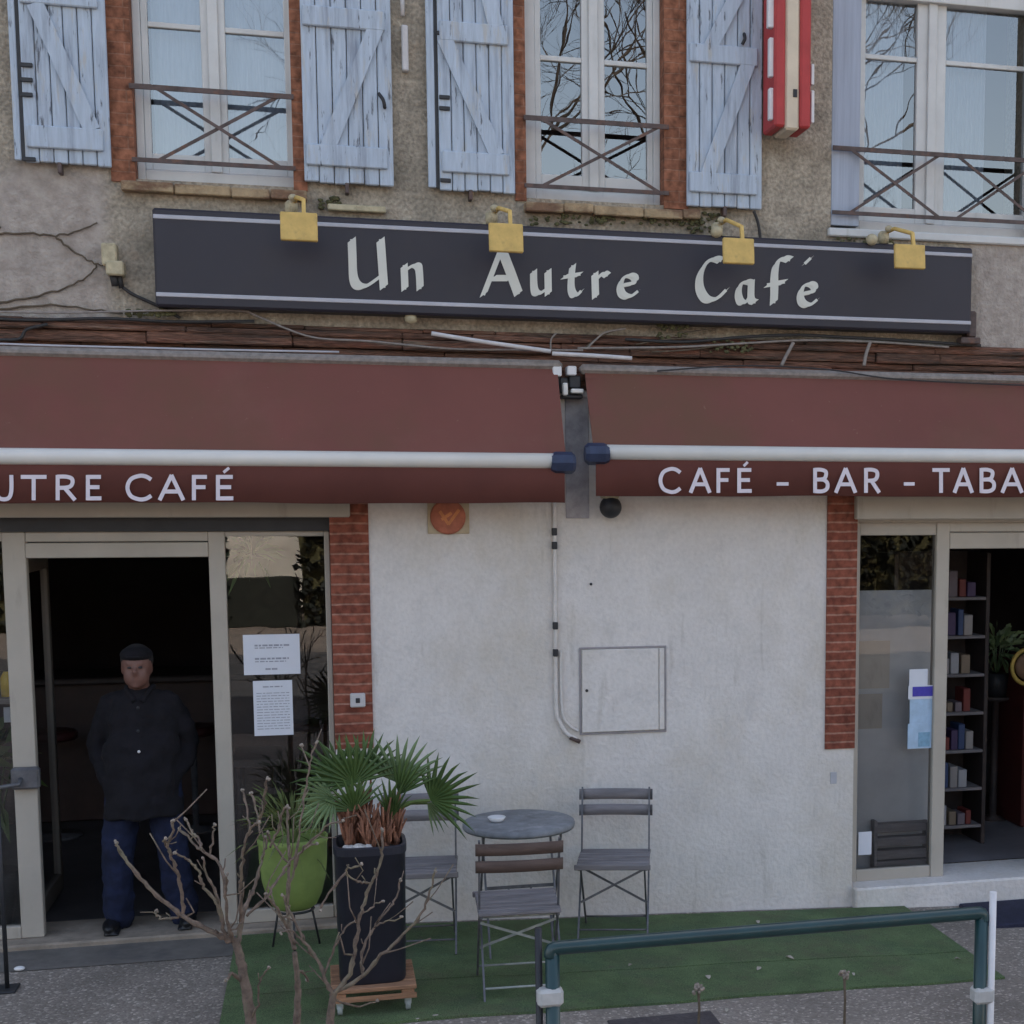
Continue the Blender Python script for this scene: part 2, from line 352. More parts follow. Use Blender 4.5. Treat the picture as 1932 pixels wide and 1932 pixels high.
mt['porcelain'] = M('white_porcelain', (.75, .75, .75), .3, .03, 5)
mt['pot'] = M('black_planter', (.016, .017, .026), .5, .25, 5, .1, 30, .003)
mt['lime'] = M('lime_green_pot', (.19, .26, .07), .8, .22, 5)
mt['pallet'] = M('dolly_wood', (.30, .16, .09), .85, .35, 14, .5, 70, .003, stretch=(.4, 3, 3))
mt['leaf'] = M('fan_palm_leaf', (.062, .105, .028), .5, .45, 5, .2, 60, .003)
mt['leaf2'] = M('blue_green_palm_leaf', (.14, .20, .09), .5, .35, 5, .2, 60, .003)
mt['petiole'] = M('palm_stalk', (.10, .15, .04), .6, .3, 12)
mt['fibre'] = M('red_brown_palm_fibre', (.25, .115, .07), .95, .6, 14, .9, 60, .01, stretch=(2, 2, .4))
mt['soil'] = M('dark_soil', (.05, .035, .025), 1, .4, 25, 1, 60, .01)
mt['pebble'] = M('pale_pebble', (.5, .48, .46), .8, .2, 12)
mt['bark'] = M('pale_twig_bark', (.155, .115, .09), .9, .5, 30, .6, 90, .004, stain=((.22, .20, .13), 14, .5, .62, (1, 1, .5), .6))
mt['dark_bark'] = M('dark_tree_bark', (.045, .038, .032), .95, .3, 10)
mt['bud'] = M('dry_bud', (.27, .23, .19), .9, .3, 30)
mt['barrier'] = M('dark_green_blue_paint', (.010, .042, .045), .32, .2, 6, stain=((.03, .05, .05), 9, .58, .7, (1, 1, 1), .5), spec=.6)
mt['tape'] = M('white_grey_tape', (.46, .46, .45), .6, .15, 20)
mt['whitepole'] = M('white_pole_paint', (.68, .67, .68), .5, .07, 10)
mt['red'] = M('red_sign_lacquer', (.40, .045, .045), .6, .15, 6)
mt['signcream'] = M('faded_cream_plastic', (.60, .51, .39), .5, .1, 6)
mt['cable'] = M('grey_cable', (.24, .21, .19), .7, .25, 30)
mt['cable_d'] = M('black_cable', (.03, .028, .028), .6, .25, 30)
mt['conduit'] = M('pale_conduit', (.52, .50, .50), .6, .12, 14)
mt['paper'] = M('white_paper', (.66, .68, .74), .8, .04, 6)
mt['ink'] = M('grey_print', (.30, .31, .36), .8, .2, 40)
mt['blue_print'] = M('deep_blue_print', (.06, .05, .38), .6, .15, 30)
mt['pale_blue'] = M('pale_blue_print', (.38, .52, .68), .6, .15, 12)
mt['orange'] = M('faded_orange_red', (.42, .14, .085), .75, .25, 18)
mt['sunyellow'] = M('faded_yellow_board', (.46, .38, .26), .8, .2, 10)
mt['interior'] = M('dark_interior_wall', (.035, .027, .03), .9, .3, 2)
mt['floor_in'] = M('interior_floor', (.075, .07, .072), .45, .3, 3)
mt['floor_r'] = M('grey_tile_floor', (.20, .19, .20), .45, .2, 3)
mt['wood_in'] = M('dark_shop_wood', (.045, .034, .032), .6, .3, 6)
mt['frost'] = M('frosted_grey_film', (.46, .47, .48), .6, .15, 2)
mt['skin'] = M('skin', (.165, .082, .064), .55, .12, 18)
mt['jacket'] = M('black_jacket_cloth', (.0065, .0055, .0085), .95, .3, 14, .6, 40, .006)
mt['jeans'] = M('dark_blue_denim', (.009, .014, .042), .9, .4, 10, .6, 40, .006)
mt['hair'] = M('dark_grey_hair', (.022, .02, .02), .9, .3, 30, .5, 90, .004)
mt['shoe'] = M('black_shoe_leather', (.012, .012, .014), .4, .2, 14)
mt['rubber'] = M('dark_blue_mat_rubber', (.018, .02, .045), .8, .3, 16, .8, 120, .006)
mt['manhole'] = M('dark_cast_iron_cover', (.065, .055, .058), .7, .3, 20, .8, 60, .006)
mt['dry'] = M('dried_leaf', (.38, .34, .28), .9, .35, 30)
mt['creeper'] = M('dry_creeper_stem', (.11, .085, .06), .95, .35, 30)
mt['moss'] = M('dry_moss', (.10, .095, .045), 1, .5, 20, 1, 60, .02)

# ------------------------------------------------------------------ ground
g = MB()
for xa, xb in ((-500, .35), (.35, 8), (8, 500)): g.face([(xa, -500, gz(xa)), (xb, -500, gz(xb)), (xb, 500, gz(xb)), (xa, 500, gz(xa))])
single('ground', g, mt['pave'], None, None, kind='structure')
g = MB()
for xa, xb in ((-500, .35), (.35, 8), (8, 500)): g.face([(xa, -15.5, gz(xa)+.004), (xb, -15.5, gz(xb)+.004), (xb, -7.2, gz(xb)+.004), (xa, -7.2, gz(xa)+.004)])
single('road', g, mt['road'], None, None, kind='structure')

g = MB(); g.face([(-5, -.42, .004), (-.28, -.42, .004), (-.28, -.04, .004), (-5, -.04, .004)])
single('pavement_strip', g, M('smooth_grey_concrete', (.16, .145, .13), .9, .25, 5, .4, 60, .003, stain=((.09, .085, .085), 3, .5, .65, (1, 1, 1), .7)), None, None, kind='structure')

# ------------------------------------------------------------------ cafe building
def grid_wall(mb, x0, x1, z0, z1, holes, y0, y1):
    xs = sorted({x0, x1, *[h[0] for h in holes], *[h[1] for h in holes]}); xs = [x for x in xs if x0 <= x <= x1]
    zs = sorted({z0, z1, *[h[2] for h in holes], *[h[3] for h in holes]}); zs = [z for z in zs if z0 <= z <= z1]
    def solid(i, j):
        if i < 0 or j < 0 or i >= len(xs)-1 or j >= len(zs)-1: return False
        cx, cz = (xs[i]+xs[i+1])/2, (zs[j]+zs[j+1])/2
        return not any(h[0] < cx < h[1] and h[2] < cz < h[3] for h in holes)
    for i in range(len(xs)-1):
        for j in range(len(zs)-1):
            if not solid(i, j): continue
            a, b, c, d = xs[i], xs[i+1], zs[j], zs[j+1]
            mb.face([(a, y0, c), (b, y0, c), (b, y0, d), (a, y0, d)]); mb.face([(b, y1, c), (a, y1, c), (a, y1, d), (b, y1, d)])
            if not solid(i-1, j): mb.face([(a, y1, c), (a, y0, c), (a, y0, d), (a, y1, d)])
            if not solid(i+1, j): mb.face([(b, y0, c), (b, y1, c), (b, y1, d), (b, y0, d)])
            if not solid(i, j-1): mb.face([(a, y1, c), (b, y1, c), (b, y0, c), (a, y0, c)])
            if not solid(i, j+1): mb.face([(a, y0, d), (b, y0, d), (b, y1, d), (a, y1, d)])

B = thing('cafe_building', 'old two-storey cafe building with blue shutters above and white rendered wall below', 'building', (0, 0, 0))
ZTOP = 5.75
w1 = (X(249, 180), X(551, 200), Zc(400, 345), ZTOP)
w2 = (X(990, 200), X(1253, 220), Zc(1120, 380), ZTOP + .1)
w3 = (X(1569, 250), X(1569, 250) + 1.32, Zc(1750, 440), ZTOP - .02)
ZB = 3.42                      # underside of the render, top of the brick band
mb = MB(); grid_wall(mb, -9, 12, ZB, 8.8, [w1, w2, w3], 0, .4); part('upper_wall', mb, mt['upper'], B)
LX0, LX1 = -3.4, X(632, 1350)
RX0, RX1 = X(1612, 1300), 6.6
ZL = 2.52
RF = Zc(1770, 1667, -.07)            # floor of the right-hand shop
mb = MB(); grid_wall(mb, -9, 12, -.5, 3.10, [(LX0, LX1, -.4, ZL), (RX0, RX1, RF-.01, ZL)], 0, .4); part('lower_wall', mb, mt['white'], B)
# brick band between the storeys, in three uneven courses
mb = MB()
for z0, z1, d in ((3.10, 3.155, .02), (3.155, 3.20, .045), (3.20, 3.262, .030), (3.262, 3.30, .012), (3.30, 3.362, .04), (3.362, 3.395, .06), (3.395, ZB, .035)):
    x = -9.0
    while x < 12:
        L = random.uniform(.35, 1.3); dd = d + random.uniform(-.016, .010); j = random.uniform(-.004, .004)
        mb.box((x+.0006, -dd, z0+.001+j), (min(x+L, 12)-.0006, .39, z1-.001+j), .007); x += L
part('brick_band', mb, mt['cornice'], B)
# pilasters and brick window surrounds
zp = Zc(1585, 1412)
mb = MB(); mb.box((X(1558, 1200), -.012, zp), (RX0+.003, .39, 3.099)); part('brick_pilaster', mb, mt['brick'], B)
mb = MB(); mb.box((LX1-.003, -.012, Zc(665, 1412)), (X(700, 1200), .39, 3.099)); part('brick_pilaster', mb, mt['brick'], B)
for (a, b) in ((X(204, 180), w1[0]+.003), (w1[1]-.003, X(576, 200)), (X(970, 200), w2[0]+.003), (w2[1]-.003, X(1298, 200))):
    zz = w1[2] if b < 1 else w2[2]
    mb = MB(); mb.box((a, -.014, zz-.02), (b, .3, 6)); part('window_surround', mb, mt['brick_old'], B)
# roof, side and back walls, ceiling
mb = MB(); mb.box((-9, .4, 0), (-8.7, 10, 8.8)); mb.box((11.7, .4, 0), (12, 10, 8.8)); mb.box((-8.7, 9.7, 0), (11.7, 10, 8.8)); part('rear_wall', mb, mt['upper'], B)
mb = MB(); mb.box((-9.3, -.35, 8.8), (12.3, 10.3, 8.95)); mb.face([(-9.3, -.35, 8.951), (12.3, -.35, 8.951), (12.3, 5, 10.4), (-9.3, 5, 10.4)]); mb.face([(12.3, 10.3, 8.951), (-9.3, 10.3, 8.951), (-9.3, 5, 10.4), (12.3, 5, 10.4)])
part('roof', mb, mt['brick_old'], B)
# rooms
def room(x0, x1, y0, y1, z0, z1, mat, fm, nm):
    mb = MB()
    mb.face([(x0, y1, z0), (x1, y1, z0), (x1, y1, z1), (x0, y1, z1)]); mb.face([(x0, y0, z0), (x0, y1, z0), (x0, y1, z1), (x0, y0, z1)])
    mb.face([(x1, y1, z0), (x1, y0, z0), (x1, y0, z1), (x1, y1, z1)]); mb.face([(x0, y0, z1), (x0, y1, z1), (x1, y1, z1), (x1, y0, z1)])
    part(nm, mb, mat, B)
    mb = MB(); mb.face([(x0, y0, z0), (x1, y0, z0), (x1, y1, z0), (x0, y1, z0)]); part('room_floor', mb, fm, B)
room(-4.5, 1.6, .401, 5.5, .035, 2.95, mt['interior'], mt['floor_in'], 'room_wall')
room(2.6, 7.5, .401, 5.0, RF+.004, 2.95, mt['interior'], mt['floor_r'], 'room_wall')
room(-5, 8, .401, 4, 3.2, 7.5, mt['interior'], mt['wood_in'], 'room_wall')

# window sills
for (wn, u0, v0, u1, v1) in ((w1, 228, 352, 580, 372), (w2, 990, 385, 1322, 412)):
    mb = MB(); za = (Zc(u0, v0, -.05)+Zc(u1, v1, -.05))/2
    x = X(u0, v0, -.05); xe = X(u1, v1, -.05)
    while x < xe:
        L = min(random.uniform(.16, .3), xe-x); dz = random.uniform(-.008, .005)
        mb.box((x+.002, -.075+random.uniform(0, .015), za-.022+dz), (x+L-.002, .05, za+.030+dz), .006); x += L+.0001
    part('window_sill', mb, mt['stone_sill'], B)
mb = MB(); mb.box((w3[0]-.02, -.03, w3[2]-.05), (w3[1]+.03, .06, w3[2]), .008); part('window_sill', mb, mt['frame_w'], B)

def upper_window(wn, us, vt, vb, trans, mull, curt, Y=.12, side_panel=None, extra_dark=None):
    """us: pixel u of frame outer left, pane l/r, pane l/r, frame outer right (at v=250)"""
    x = [X(u, 220, Y) for u in us]
    z0, z1 = wn[2], wn[3]; zb = z0 + .16
    fr = MB()
    fr.box((wn[0]+.0035, Y-.03, z0), (x[1]-.035, Y+.04, z1), .004); fr.box((x[4]+.035, Y-.03, z0), (wn[1]-.0035, Y+.04, z1), .004)
    fr.box((x[1]-.035, Y-.03, z0), (x[4]+.035, Y+.04, z0+.07), .004)
    f = part('window', fr, mt['frame_w'], B)
    xm = (x[2]+x[3])/2
    for k, (a, b) in enumerate(((x[1], x[2]), (x[3], x[4]))):
        s = MB()
        la = a-.034 if k == 0 else xm+.0015; lb = xm-.0015 if k == 0 else b+.034
        s.box((la, Y-.015, z0+.072), (a, Y+.03, z1), .003); s.box((b, Y-.015, z0+.072), (lb, Y+.03, z1), .003)
        s.box((a, Y-.014, z0+.072), (b, Y+.03, zb), .003)
        for t in (trans, trans+.62):
            s.box((a, Y-.012, t-.014), (b, Y+.024, t+.014), .003)
        part('sash', s, mt['frame_w'], f)
        gl = MB(); gl.face([(a, Y+.008, zb), (b, Y+.008, zb), (b, Y+.008, z1), (a, Y+.008, z1)]); part('pane', gl, mt['glass_up'], f)
    ml = MB(); ml.box((xm-.028, Y-.034, z0+.072), (xm+.028, Y-.016, z1), .004); part('mullion', ml, mt['frame_w'], f)
    if curt:
        for (a, b) in curt:
            c = MB(); n_ = 40; z2 = z1-.01
            for i in range(n_):
                xa, xb = a+(b-a)*i/n_, a+(b-a)*(i+1)/n_
                ya, yb = Y+.09+.012*math.sin(i*1.9), Y+.09+.012*math.sin((i+1)*1.9)
                c.face([(xa, ya, zb-.02), (xb, yb, zb-.02), (xb, yb, z2), (xa, ya, z2)], True)
            part('curtain', c, mt['curtain'], f)
    return f, x
f1, x1 = upper_window(w1, (252, 285, 384, 430, 540, 551), 0, 0, Zc(330, 50, .12), 0, [(X(283, 200), X(545, 200))])
f2, x2 = upper_window(w2, (992, 1020, 1097, 1140, 1220, 1250), 0, 0, Zc(1058, 112, .12), 0, None)
f3, x3 = upper_window(w3, (1572, 1630, 1727, 1781, 1990, 2010), 0, 0, Zc(1678, 110, .12), 0, [(X(1632, 250), X(1728, 250)), (X(1781, 250), X(1885, 250))])
mb = MB(); mb.box((w3[0]+.002, .005, w3[2]+.02), (X(1623, 250, .005), .07, w3[3]-.02), .004); part('side_panel', mb, mt['panel_bg'], B)
mb = MB(); mb.box((w3[0]+.001, .06, Zc(1700, 3, .1)), (w3[1]-.001, .155, Zc(1700, 3, .1)+.6), .004); part('window_head', mb, mt['frame_w'], B)
# the back of W2: half-closed dark blind, keeps the room dark and the reflection clear

# railings
def railing(x0, x1, zt, zb, xs, Y=-.03):
    r = MB(); r.bar((x0, Y, zt), (x1, Y, zt), .026, .012, Vector((0, 1, 0))); r.bar((x0, Y, zb), (x1, Y, zb), .022, .012, Vector((0, 1, 0)))
    o = part('railing', r, mt['iron'], B)
    for a, b in xs:
        c = MB(); c.bar((a, Y-.004, zt), (b, Y-.004, zb), .017, .006); c.bar((a, Y+.006, zb), (b, Y+.006, zt), .017, .006)
        c.lathe(((a+b)/2, Y, (zt+zb)/2), [(.001, 0), (.001, 0)], 4) if False else None
        part('cross_bars', c, mt['iron'], o)
railing(w1[0]-.01, w1[1]+.01, (Zc(250, 162, -.03)+Zc(552, 183, -.03))/2, (Zc(250, 298, -.03)+Zc(552, 320, -.03))/2, [(X(292, 168, -.03), X(530, 310, -.03))])
railing(w2[0]-.01, w2[1]+.02, (Zc(992, 221, -.03)+Zc(1255, 240, -.03))/2, (Zc(992, 346, -.03)+Zc(1255, 368, -.03))/2, [(X(1020, 225, -.03), X(1245, 362, -.03))])
railing(w3[0]+.0, w3[1]+.0, (Zc(1570, 281, -.03)+Zc(1932, 300, -.03))/2, (Zc(1570, 400, -.03)+Zc(1932, 420, -.03))/2, [(X(1604, 283, -.03), X(1772, 410, -.03)), (X(1806, 300, -.03), X(1962, 400, -.03))])

# shutters
def shutter(u0, u1, vb, ledges, braces, strip=None, handle=None, hinges=(), label=None):
    Y0, Y1 = -.062, -.034
    vm = 200
    x0, x1_ = X(u0, vm, Y0), X(u1, vm, Y0); zb = Zc((u0+u1)/2, vb, Y0); zt = 6.0
    pl = MB(); xs = x0
    if strip:
        xa = X(strip, vm, Y0); pl.box((x0, Y0+.01, zb+.01), (xa-.018, Y1, zt), .004); xs = xa
        gp = MB(); gp.box((xa-.017, Y1-.012, zb+.01), (xa-.001, Y1-.002, zt))
    nP = 6; wd = (x1_-xs)/nP
    for i in range(nP):
        j = random.uniform(-.006, .006)
        pl.box((xs+i*wd+.0022, Y0+random.uniform(0, .003), zb+j), (xs+(i+1)*wd-.0022, Y1, zt), .005)
    o = part('shutter', pl, mt['shutter'], B, label)
    if strip: part('hinge_gap', gp, mt['dark'], o)
    lx0, lx1 = xs+.012, x1_-.035
    for (va, vb_) in ledges:
        uc = (u0+u1)/2; l_ = MB(); l_.box((lx0, Y0-.022, Zc(uc, vb_, Y0)), (lx1, Y0+.002, Zc(uc, va, Y0)), .006); part('ledge', l_, mt['shutter'], o)
    for (a, b) in braces:
        pa, pb = P(a[0], a[1], Y0-.010), P(b[0], b[1], Y0-.010)
        l_ = MB(); l_.bar(pa, pb, .082, .020); part('brace', l_, mt['shutter'], o)
    for (hu, hv) in hinges:
        h = MB(); p = P(hu, hv, Y0-.004); h.box((p.x-.005, Y0-.012, p.z-.011), (p.x+.055, Y0-.0005, p.z+.011), .003); part('hinge', h, mt['dark'], o)
    if handle:
        h = MB(); p = P(handle[0], handle[1], Y0-.02); q = P(handle[2], handle[3], Y0-.02)
        h.tube(smoothpts([p, (p+q)/2+Vector((.008, -.01, 0)), q]), .010, 8); h.tube([P(handle[2], handle[3], Y0-.02), P(handle[2], handle[3], Y0+.005)], .009, 8)
        part('latch', h, mt['dark'], o)
    c = MB(); p = P((u0+u1)/2, vb+6, -.05); c.box((p.x-.012, -.07, p.z-.035), (p.x+.008, .0, p.z+.02), .003); part('shutter_stop', c, mt['iron'], o)
    return o
shutter(22, 206, 309, [(-6, 12), (240, 282)], [((66, 6), (174, 246))], strip=42, hinges=((40, 122), (40, 150), (40, 178), (46, 300)))
shutter(570, 741, 347, [(17, 55), (276, 316)], [((709, 52), (618, 280))], handle=(714, 176, 726, 203))
shutter(806, 971, 360, [(44, 82), (288, 328)], [((838, 72), (938, 294)), ((915, -30), (935, 50))], strip=827, hinges=((826, 62), (830, 183), (830, 204), (832, 340)))
shutter(1296, 1439, 391, [(87, 122), (328, 366)], [((1412, 118), (1333, 334)), ((1392, -12), (1338, 92))], handle=(1400, 84, 1404, 64))

# ---- ground-floor shop fronts (Y is set back from the wall face)
YF = .09
def box_px(mb, u0, v0, u1, v1, ya, yb, bev=.004):
    a = P(u0, v0, ya); b = P(u1, v1, ya); mb.box((a.x, ya, a.z), (b.x, yb, b.z), bev)
def bx(mb, xa, xb, za, zb, ya, yb, bev=.004): mb.box((xa, ya, za), (xb, yb, zb), bev)
sf = MB()
xA, xB = X(22, 1400, YF), X(66, 1400, YF); xC, xD = X(406, 1400, YF), X(437, 1400, YF); xE = X(620, 1350, YF)
zH1, zH0 = Zc(220, 1003, YF), Zc(220, 1052, YF); zbot = .035
bx(sf, xA, xB, zbot, zH1, YF, YF+.07); bx(sf, xC, xD, zbot, zH1, YF, YF+.07)
bx(sf, LX0+.002, xA, zH1-.05, zH1, YF+.004, YF+.066)
bx(sf, xB, xC, zH1-.055, zH1, YF+.004, YF+.066); bx(sf, xB, xC, zH0, zH1-.060, YF-.006, YF+.066)
bx(sf, xD, xE, zH1-.03, zH1, YF+.006, YF+.06); bx(sf, xD, xE, zbot+.0, zbot+.075, YF-.004, YF+.06); bx(sf, xE, LX1-.0045, zbot, zH1, YF+.004, YF+.06)
bx(sf, LX0+.002, xA, zbot, zbot+.07, YF-.004, YF+.06)
o_sf = part('shopfront_frame', sf, mt['frame_b'], B)
gl = MB(); gl.face([(xD, YF+.03, zbot+.075), (xE, YF+.03, zbot+.075), (xE, YF+.03, zH1-.03), (xD, YF+.03, zH1-.03)]); part('pane', gl, mt['glass_shop'], o_sf)
gl = MB(); gl.face([(LX0, YF+.03, zbot+.07), (xA, YF+.03, zbot+.07), (xA, YF+.03, zH1-.05), (LX0, YF+.03, zH1-.05)]); part('pane', gl, mt['glass_shop'], o_sf)
hd = MB(); p = P(48, 1468, YF-.03); hd.box((p.x-.07, YF-.06, p.z-.06), (p.x+.075, YF-.004, p.z+.06), .012); hd.tube([(p.x-.02, YF-.06, p.z), (p.x-.02, YF-.11, p.z-.02), (p.x-.12, YF-.12, p.z-.03)], .012, 8); part('door_lock', hd, mt['chair_metal'], o_sf)
# header band over the left shop front, then the roller-blind box
mb = MB(); mb.box((LX0+.003, .06, zH1+.001), (LX1-.003, .17, ZL-.001)); part('blind_slot', mb, mt['dark'], B)
mb = MB(); a = P(660, 952, -.05); b = P(660, 976, -.05); mb.box((LX0, -.05, b.z), (a.x, .05, b.z+.17), .008); part('blind_box', mb, mt['frame_b'], B)
mb = MB(); mb.box((RX0-.02, -.06, Zc(1700, 980, -.06)), (RX1, .05, Zc(1700, 980, -.06)+.22), .006); part('blind_box', mb, mt['frame_b'], B)
# threshold
mb = MB(); mb.box((LX0, -.045, -.1), (LX1-.01, .42, .034), .01); part('threshold', mb, mt['stone'], B)
mb = MB(); mb.box((RX0+.002, -.07, -.5), (RX1, .399, RF+.002), .012); part('step', mb, mt['white'], B)
# open door leaf of the left door, folded back inside
dl = MB()
xw = xA + .05
for (ya, yb) in ((.30, .37), (1.05, 1.12)): dl.box((xw-.03, ya, .05), (xw+.01, yb, zH0-.02), .004)
dl.box((xw-.03, .37, .05), (xw+.01, 1.05, .16), .004); dl.box((xw-.03, .37, zH0-.1), (xw+.01, 1.05, zH0-.02), .004)
o_d = part('open_door', dl, M('brown_grey_door_paint', (.16, .14, .12), .6, .1, 4), B)
gl = MB(); gl.face([(xw-.01, .37, .16), (xw-.01, 1.05, .16), (xw-.01, 1.05, zH0-.1), (xw-.01, .37, zH0-.1)]); part('pane', gl, mt['glass_shop'], o_d)
# right-hand shop front
xa, xb, xc = X(1620, 1300, YF), X(1762, 1300, YF), X(1786, 1300, YF)
z1, z2 = Zc(1700, 986, YF), Zc(1700, 1010, YF); zd = Zc(1850, 1035, YF)
sr = MB()
bx(sr, RX0+.0045, xa, RF, z1, YF, YF+.06); bx(sr, xb, xc, RF, z1, YF-.004, YF+.07)
bx(sr, xa, xb, z2, z1, YF+.006, YF+.06); bx(sr, xa, xb, RF, Zc(1700, 1637, YF), YF+.006, YF+.06)
bx(sr, xc, RX1-.003, z1-.06, z1, YF+.004, YF+.066); bx(sr, xc, RX1-.9, zd, z1-.064, YF-.006, YF+.066)
bx(sr, X(1990, 1300, YF), X(1990, 1300, YF)+.07, RF, zd, YF, YF+.066)
o_sr = part('shopfront_frame', sr, mt['frame_b'], B)
gl = MB(); gl.face([(xa, YF+.03, RF+.05), (xb, YF+.03, RF+.05), (xb, YF+.03, z2), (xa, YF+.03, z2)]); part('pane', gl, mt['glass_right'], o_sr)
xg = X(1990, 1300, YF)+.07
gl = MB(); gl.face([(xg, YF+.03, RF+.005), (RX1, YF+.03, RF+.005), (RX1, YF+.03, zd), (xg, YF+.03, zd)]); part('pane', gl, mt['glass_right'], o_sr)
mb = MB(); mb.box((RX0+.003, .06, z1+.001), (RX1-.003, .17, ZL-.001)); part('blind_slot', mb, mt['frame_b'], B)

# ------------------------------------------------------------------ lettering tools
class Pen(MB):
    def __init__(s, Y, f=None): super().__init__(); s.Y = Y; s.k = 0
    def quad(s, pts):
        s.k += 1; pp = [P(u, v, s.Y - .00006*s.k) for u, v in pts]
        n = (pp[1]-pp[0]).cross(pp[2]-pp[0])
        if n.y > 0: pp = pp[::-1]
        s.face(pp)
    def mono(s, pts, w):
        for a, b in zip(pts, pts[1:]):
            d = (b-a)
            if d.length < 1e-6: continue
            d.normalize(); n = Vector((-d.y, d.x))*w/2; e = d*w*.12
            s.quad([a-e+n, a-e-n, b+e-n, b+e+n])
    def nib(s, pts, w, ang=38):
        n = Vector((math.cos(R(ang)), -math.sin(R(ang))))*w/2
        for a, b in zip(pts, pts[1:]):
            s.quad([a+n, a-n, b-n, b+n])
        s.mono(pts, w*.30)
def glyph(pen, ch, bb, w, nib=False, sm=None):
    u0, v0, u1, v1 = bb
    for st in sm:
        pts = [Vector((u0+(u1-u0)*x, v1-(v1-v0)*y)) for x, y in st[1]]
        if st[0] == 'c': pts = [Vector((q.x, q.y)) for q in smoothpts([Vector((q.x, q.y, 0)) for q in pts], 6)]
        (pen.nib if nib else pen.mono)(pts, w)
CAL = {
 'U': [('c', [(.08, 1), (.10, .6), (.12, .25), (.2, .08), (.36, .03), (.55, .09), (.85, .26)]), ('l', [(.83, 1), (.92, .02)])],
 'n': [('l', [(.13, .93), (.17, .02)]), ('c', [(.17, .72), (.40, .86), (.62, .94), (.78, .88), (.83, .7), (.86, .3), (.87, .04)])],
 'A': [('l', [(.50, 1), (.28, .5), (.06, .0)]), ('l', [(.50, 1), (.72, .5), (.92, .02)]), ('l', [(.28, .36), (.74, .36)])],
 'u': [('c', [(.14, .95), (.15, .4), (.22, .12), (.40, .06), (.62, .16), (.82, .30)]), ('l', [(.82, .97), (.84, .04)])],
 't': [('c', [(.50, 1), (.42, .6), (.42, .25), (.55, .06), (.75, .06), (.95, .18)]), ('l', [(.02, .64), (.9, .72)])],
 'r': [('l', [(.22, .95), (.26, .0)]), ('c', [(.26, .66), (.5, .84), (.72, .95), (.95, .86)])],
 'e': [('c', [(.16, .52), (.5, .58), (.82, .66), (.80, .88), (.55, .97), (.25, .82), (.12, .5), (.2, .18), (.45, .04), (.7, .1), (.96, .28)])],
 'C': [('c', [(.82, .93), (.6, .97), (.35, .88), (.14, .62), (.12, .32), (.28, .09), (.5, .03), (.75, .11), (.97, .26)])],
 'a': [('c', [(.78, .9), (.5, .95), (.22, .8), (.12, .45), (.22, .12), (.42, .06), (.62, .22), (.74, .42)]), ('c', [(.76, .95), (.74, .5), (.76, .16), (.95, .08)])],
 'f': [('c', [(.88, .95), (.62, .98), (.38, .86), (.30, .6), (.30, .3), (.28, .02)]), ('l', [(.04, .41), (.68, .47)])],
 '`': [('l', [(.1, .1), (.9, .95)])],
}
SAN = {
 'C': [('c', [(.95, .84), (.75, .96), (.5, .98), (.18, .84), (.05, .5), (.18, .16), (.5, .02), (.75, .04), (.95, .16)])],
 'A': [('l', [(.03, 0), (.5, 1)]), ('l', [(.5, 1), (.97, 0)]), ('l', [(.22, .34), (.78, .34)])],
 'F': [('l', [(.1, 0), (.1, 1)]), ('l', [(.1, .94), (.95, .94)]), ('l', [(.1, .52), (.85, .52)])],
 'E': [('l', [(.1, 0), (.1, 1)]), ('l', [(.1, .94), (.95, .94)]), ('l', [(.1, .52), (.85, .52)]), ('l', [(.1, .06), (.98, .06)])],
 'B': [('l', [(.1, 0), (.1, 1)]), ('c', [(.1, .95), (.5, .95), (.8, .88), (.84, .74), (.72, .58), (.4, .54), (.1, .54)]), ('c', [(.3, .54), (.7, .52), (.93, .38), (.9, .16), (.6, .05), (.1, .05)])],
 'R': [('l', [(.1, 0), (.1, 1)]), ('c', [(.1, .95), (.5, .95), (.78, .88), (.84, .72), (.74, .56), (.5, .50), (.1, .49)]), ('l', [(.45, .49), (.95, .0)])],
 'T': [('l', [(.5, 0), (.5, .96)]), ('l', [(.0, .94), (1, .94)])],
 'U': [('c', [(.08, 1), (.08, .4), (.2, .1), (.5, .02), (.8, .1), (.92, .4), (.92, 1)])],
 'N': [('l', [(.08, 0), (.08, 1)]), ('l', [(.08, 1), (.92, 0)]), ('l', [(.92, 0), (.92, 1)])],
 '-': [('l', [(0, .5), (1, .5)])],
 '/': [('l', [(.15, 0), (.85, 1)])],
}

# ------------------------------------------------------------------ fascia sign
YS = -.15
xs0, xs1 = X(290, 480, YS), X(1834, 550, YS)
zt = (Zc(290, 378, YS)+Zc(1833, 478, YS)+Zc(1256, 440, YS))/3; zb = (Zc(295, 574, YS)+Zc(1833, 631, YS)+Zc(1256, 610, YS))/3
T = thing('shop_sign', 'long dark cafe name board with cream calligraphic letters above the awnings', 'sign', ((xs0+xs1)/2, 0, zb))
mb = MB(); mb.box((xs0, YS, zb), (xs1, -.002, zt), .012); part('board', mb, mt['sign'], T)
for (ua, va, ub, vb) in ((290, 404, 1834, 487), (295, 551, 1834, 613)):
    z = (Zc(ua, va, YS)+Zc(ub, vb, YS)+Zc(1256, (453 if va < 500 else 589), YS))/3
    mb = MB(); mb.box((xs0+.004, YS-.006, z-.011), (xs1-.004, YS+.001, z+.011), .003); part('trim_strip', mb, mt['trim'], T)
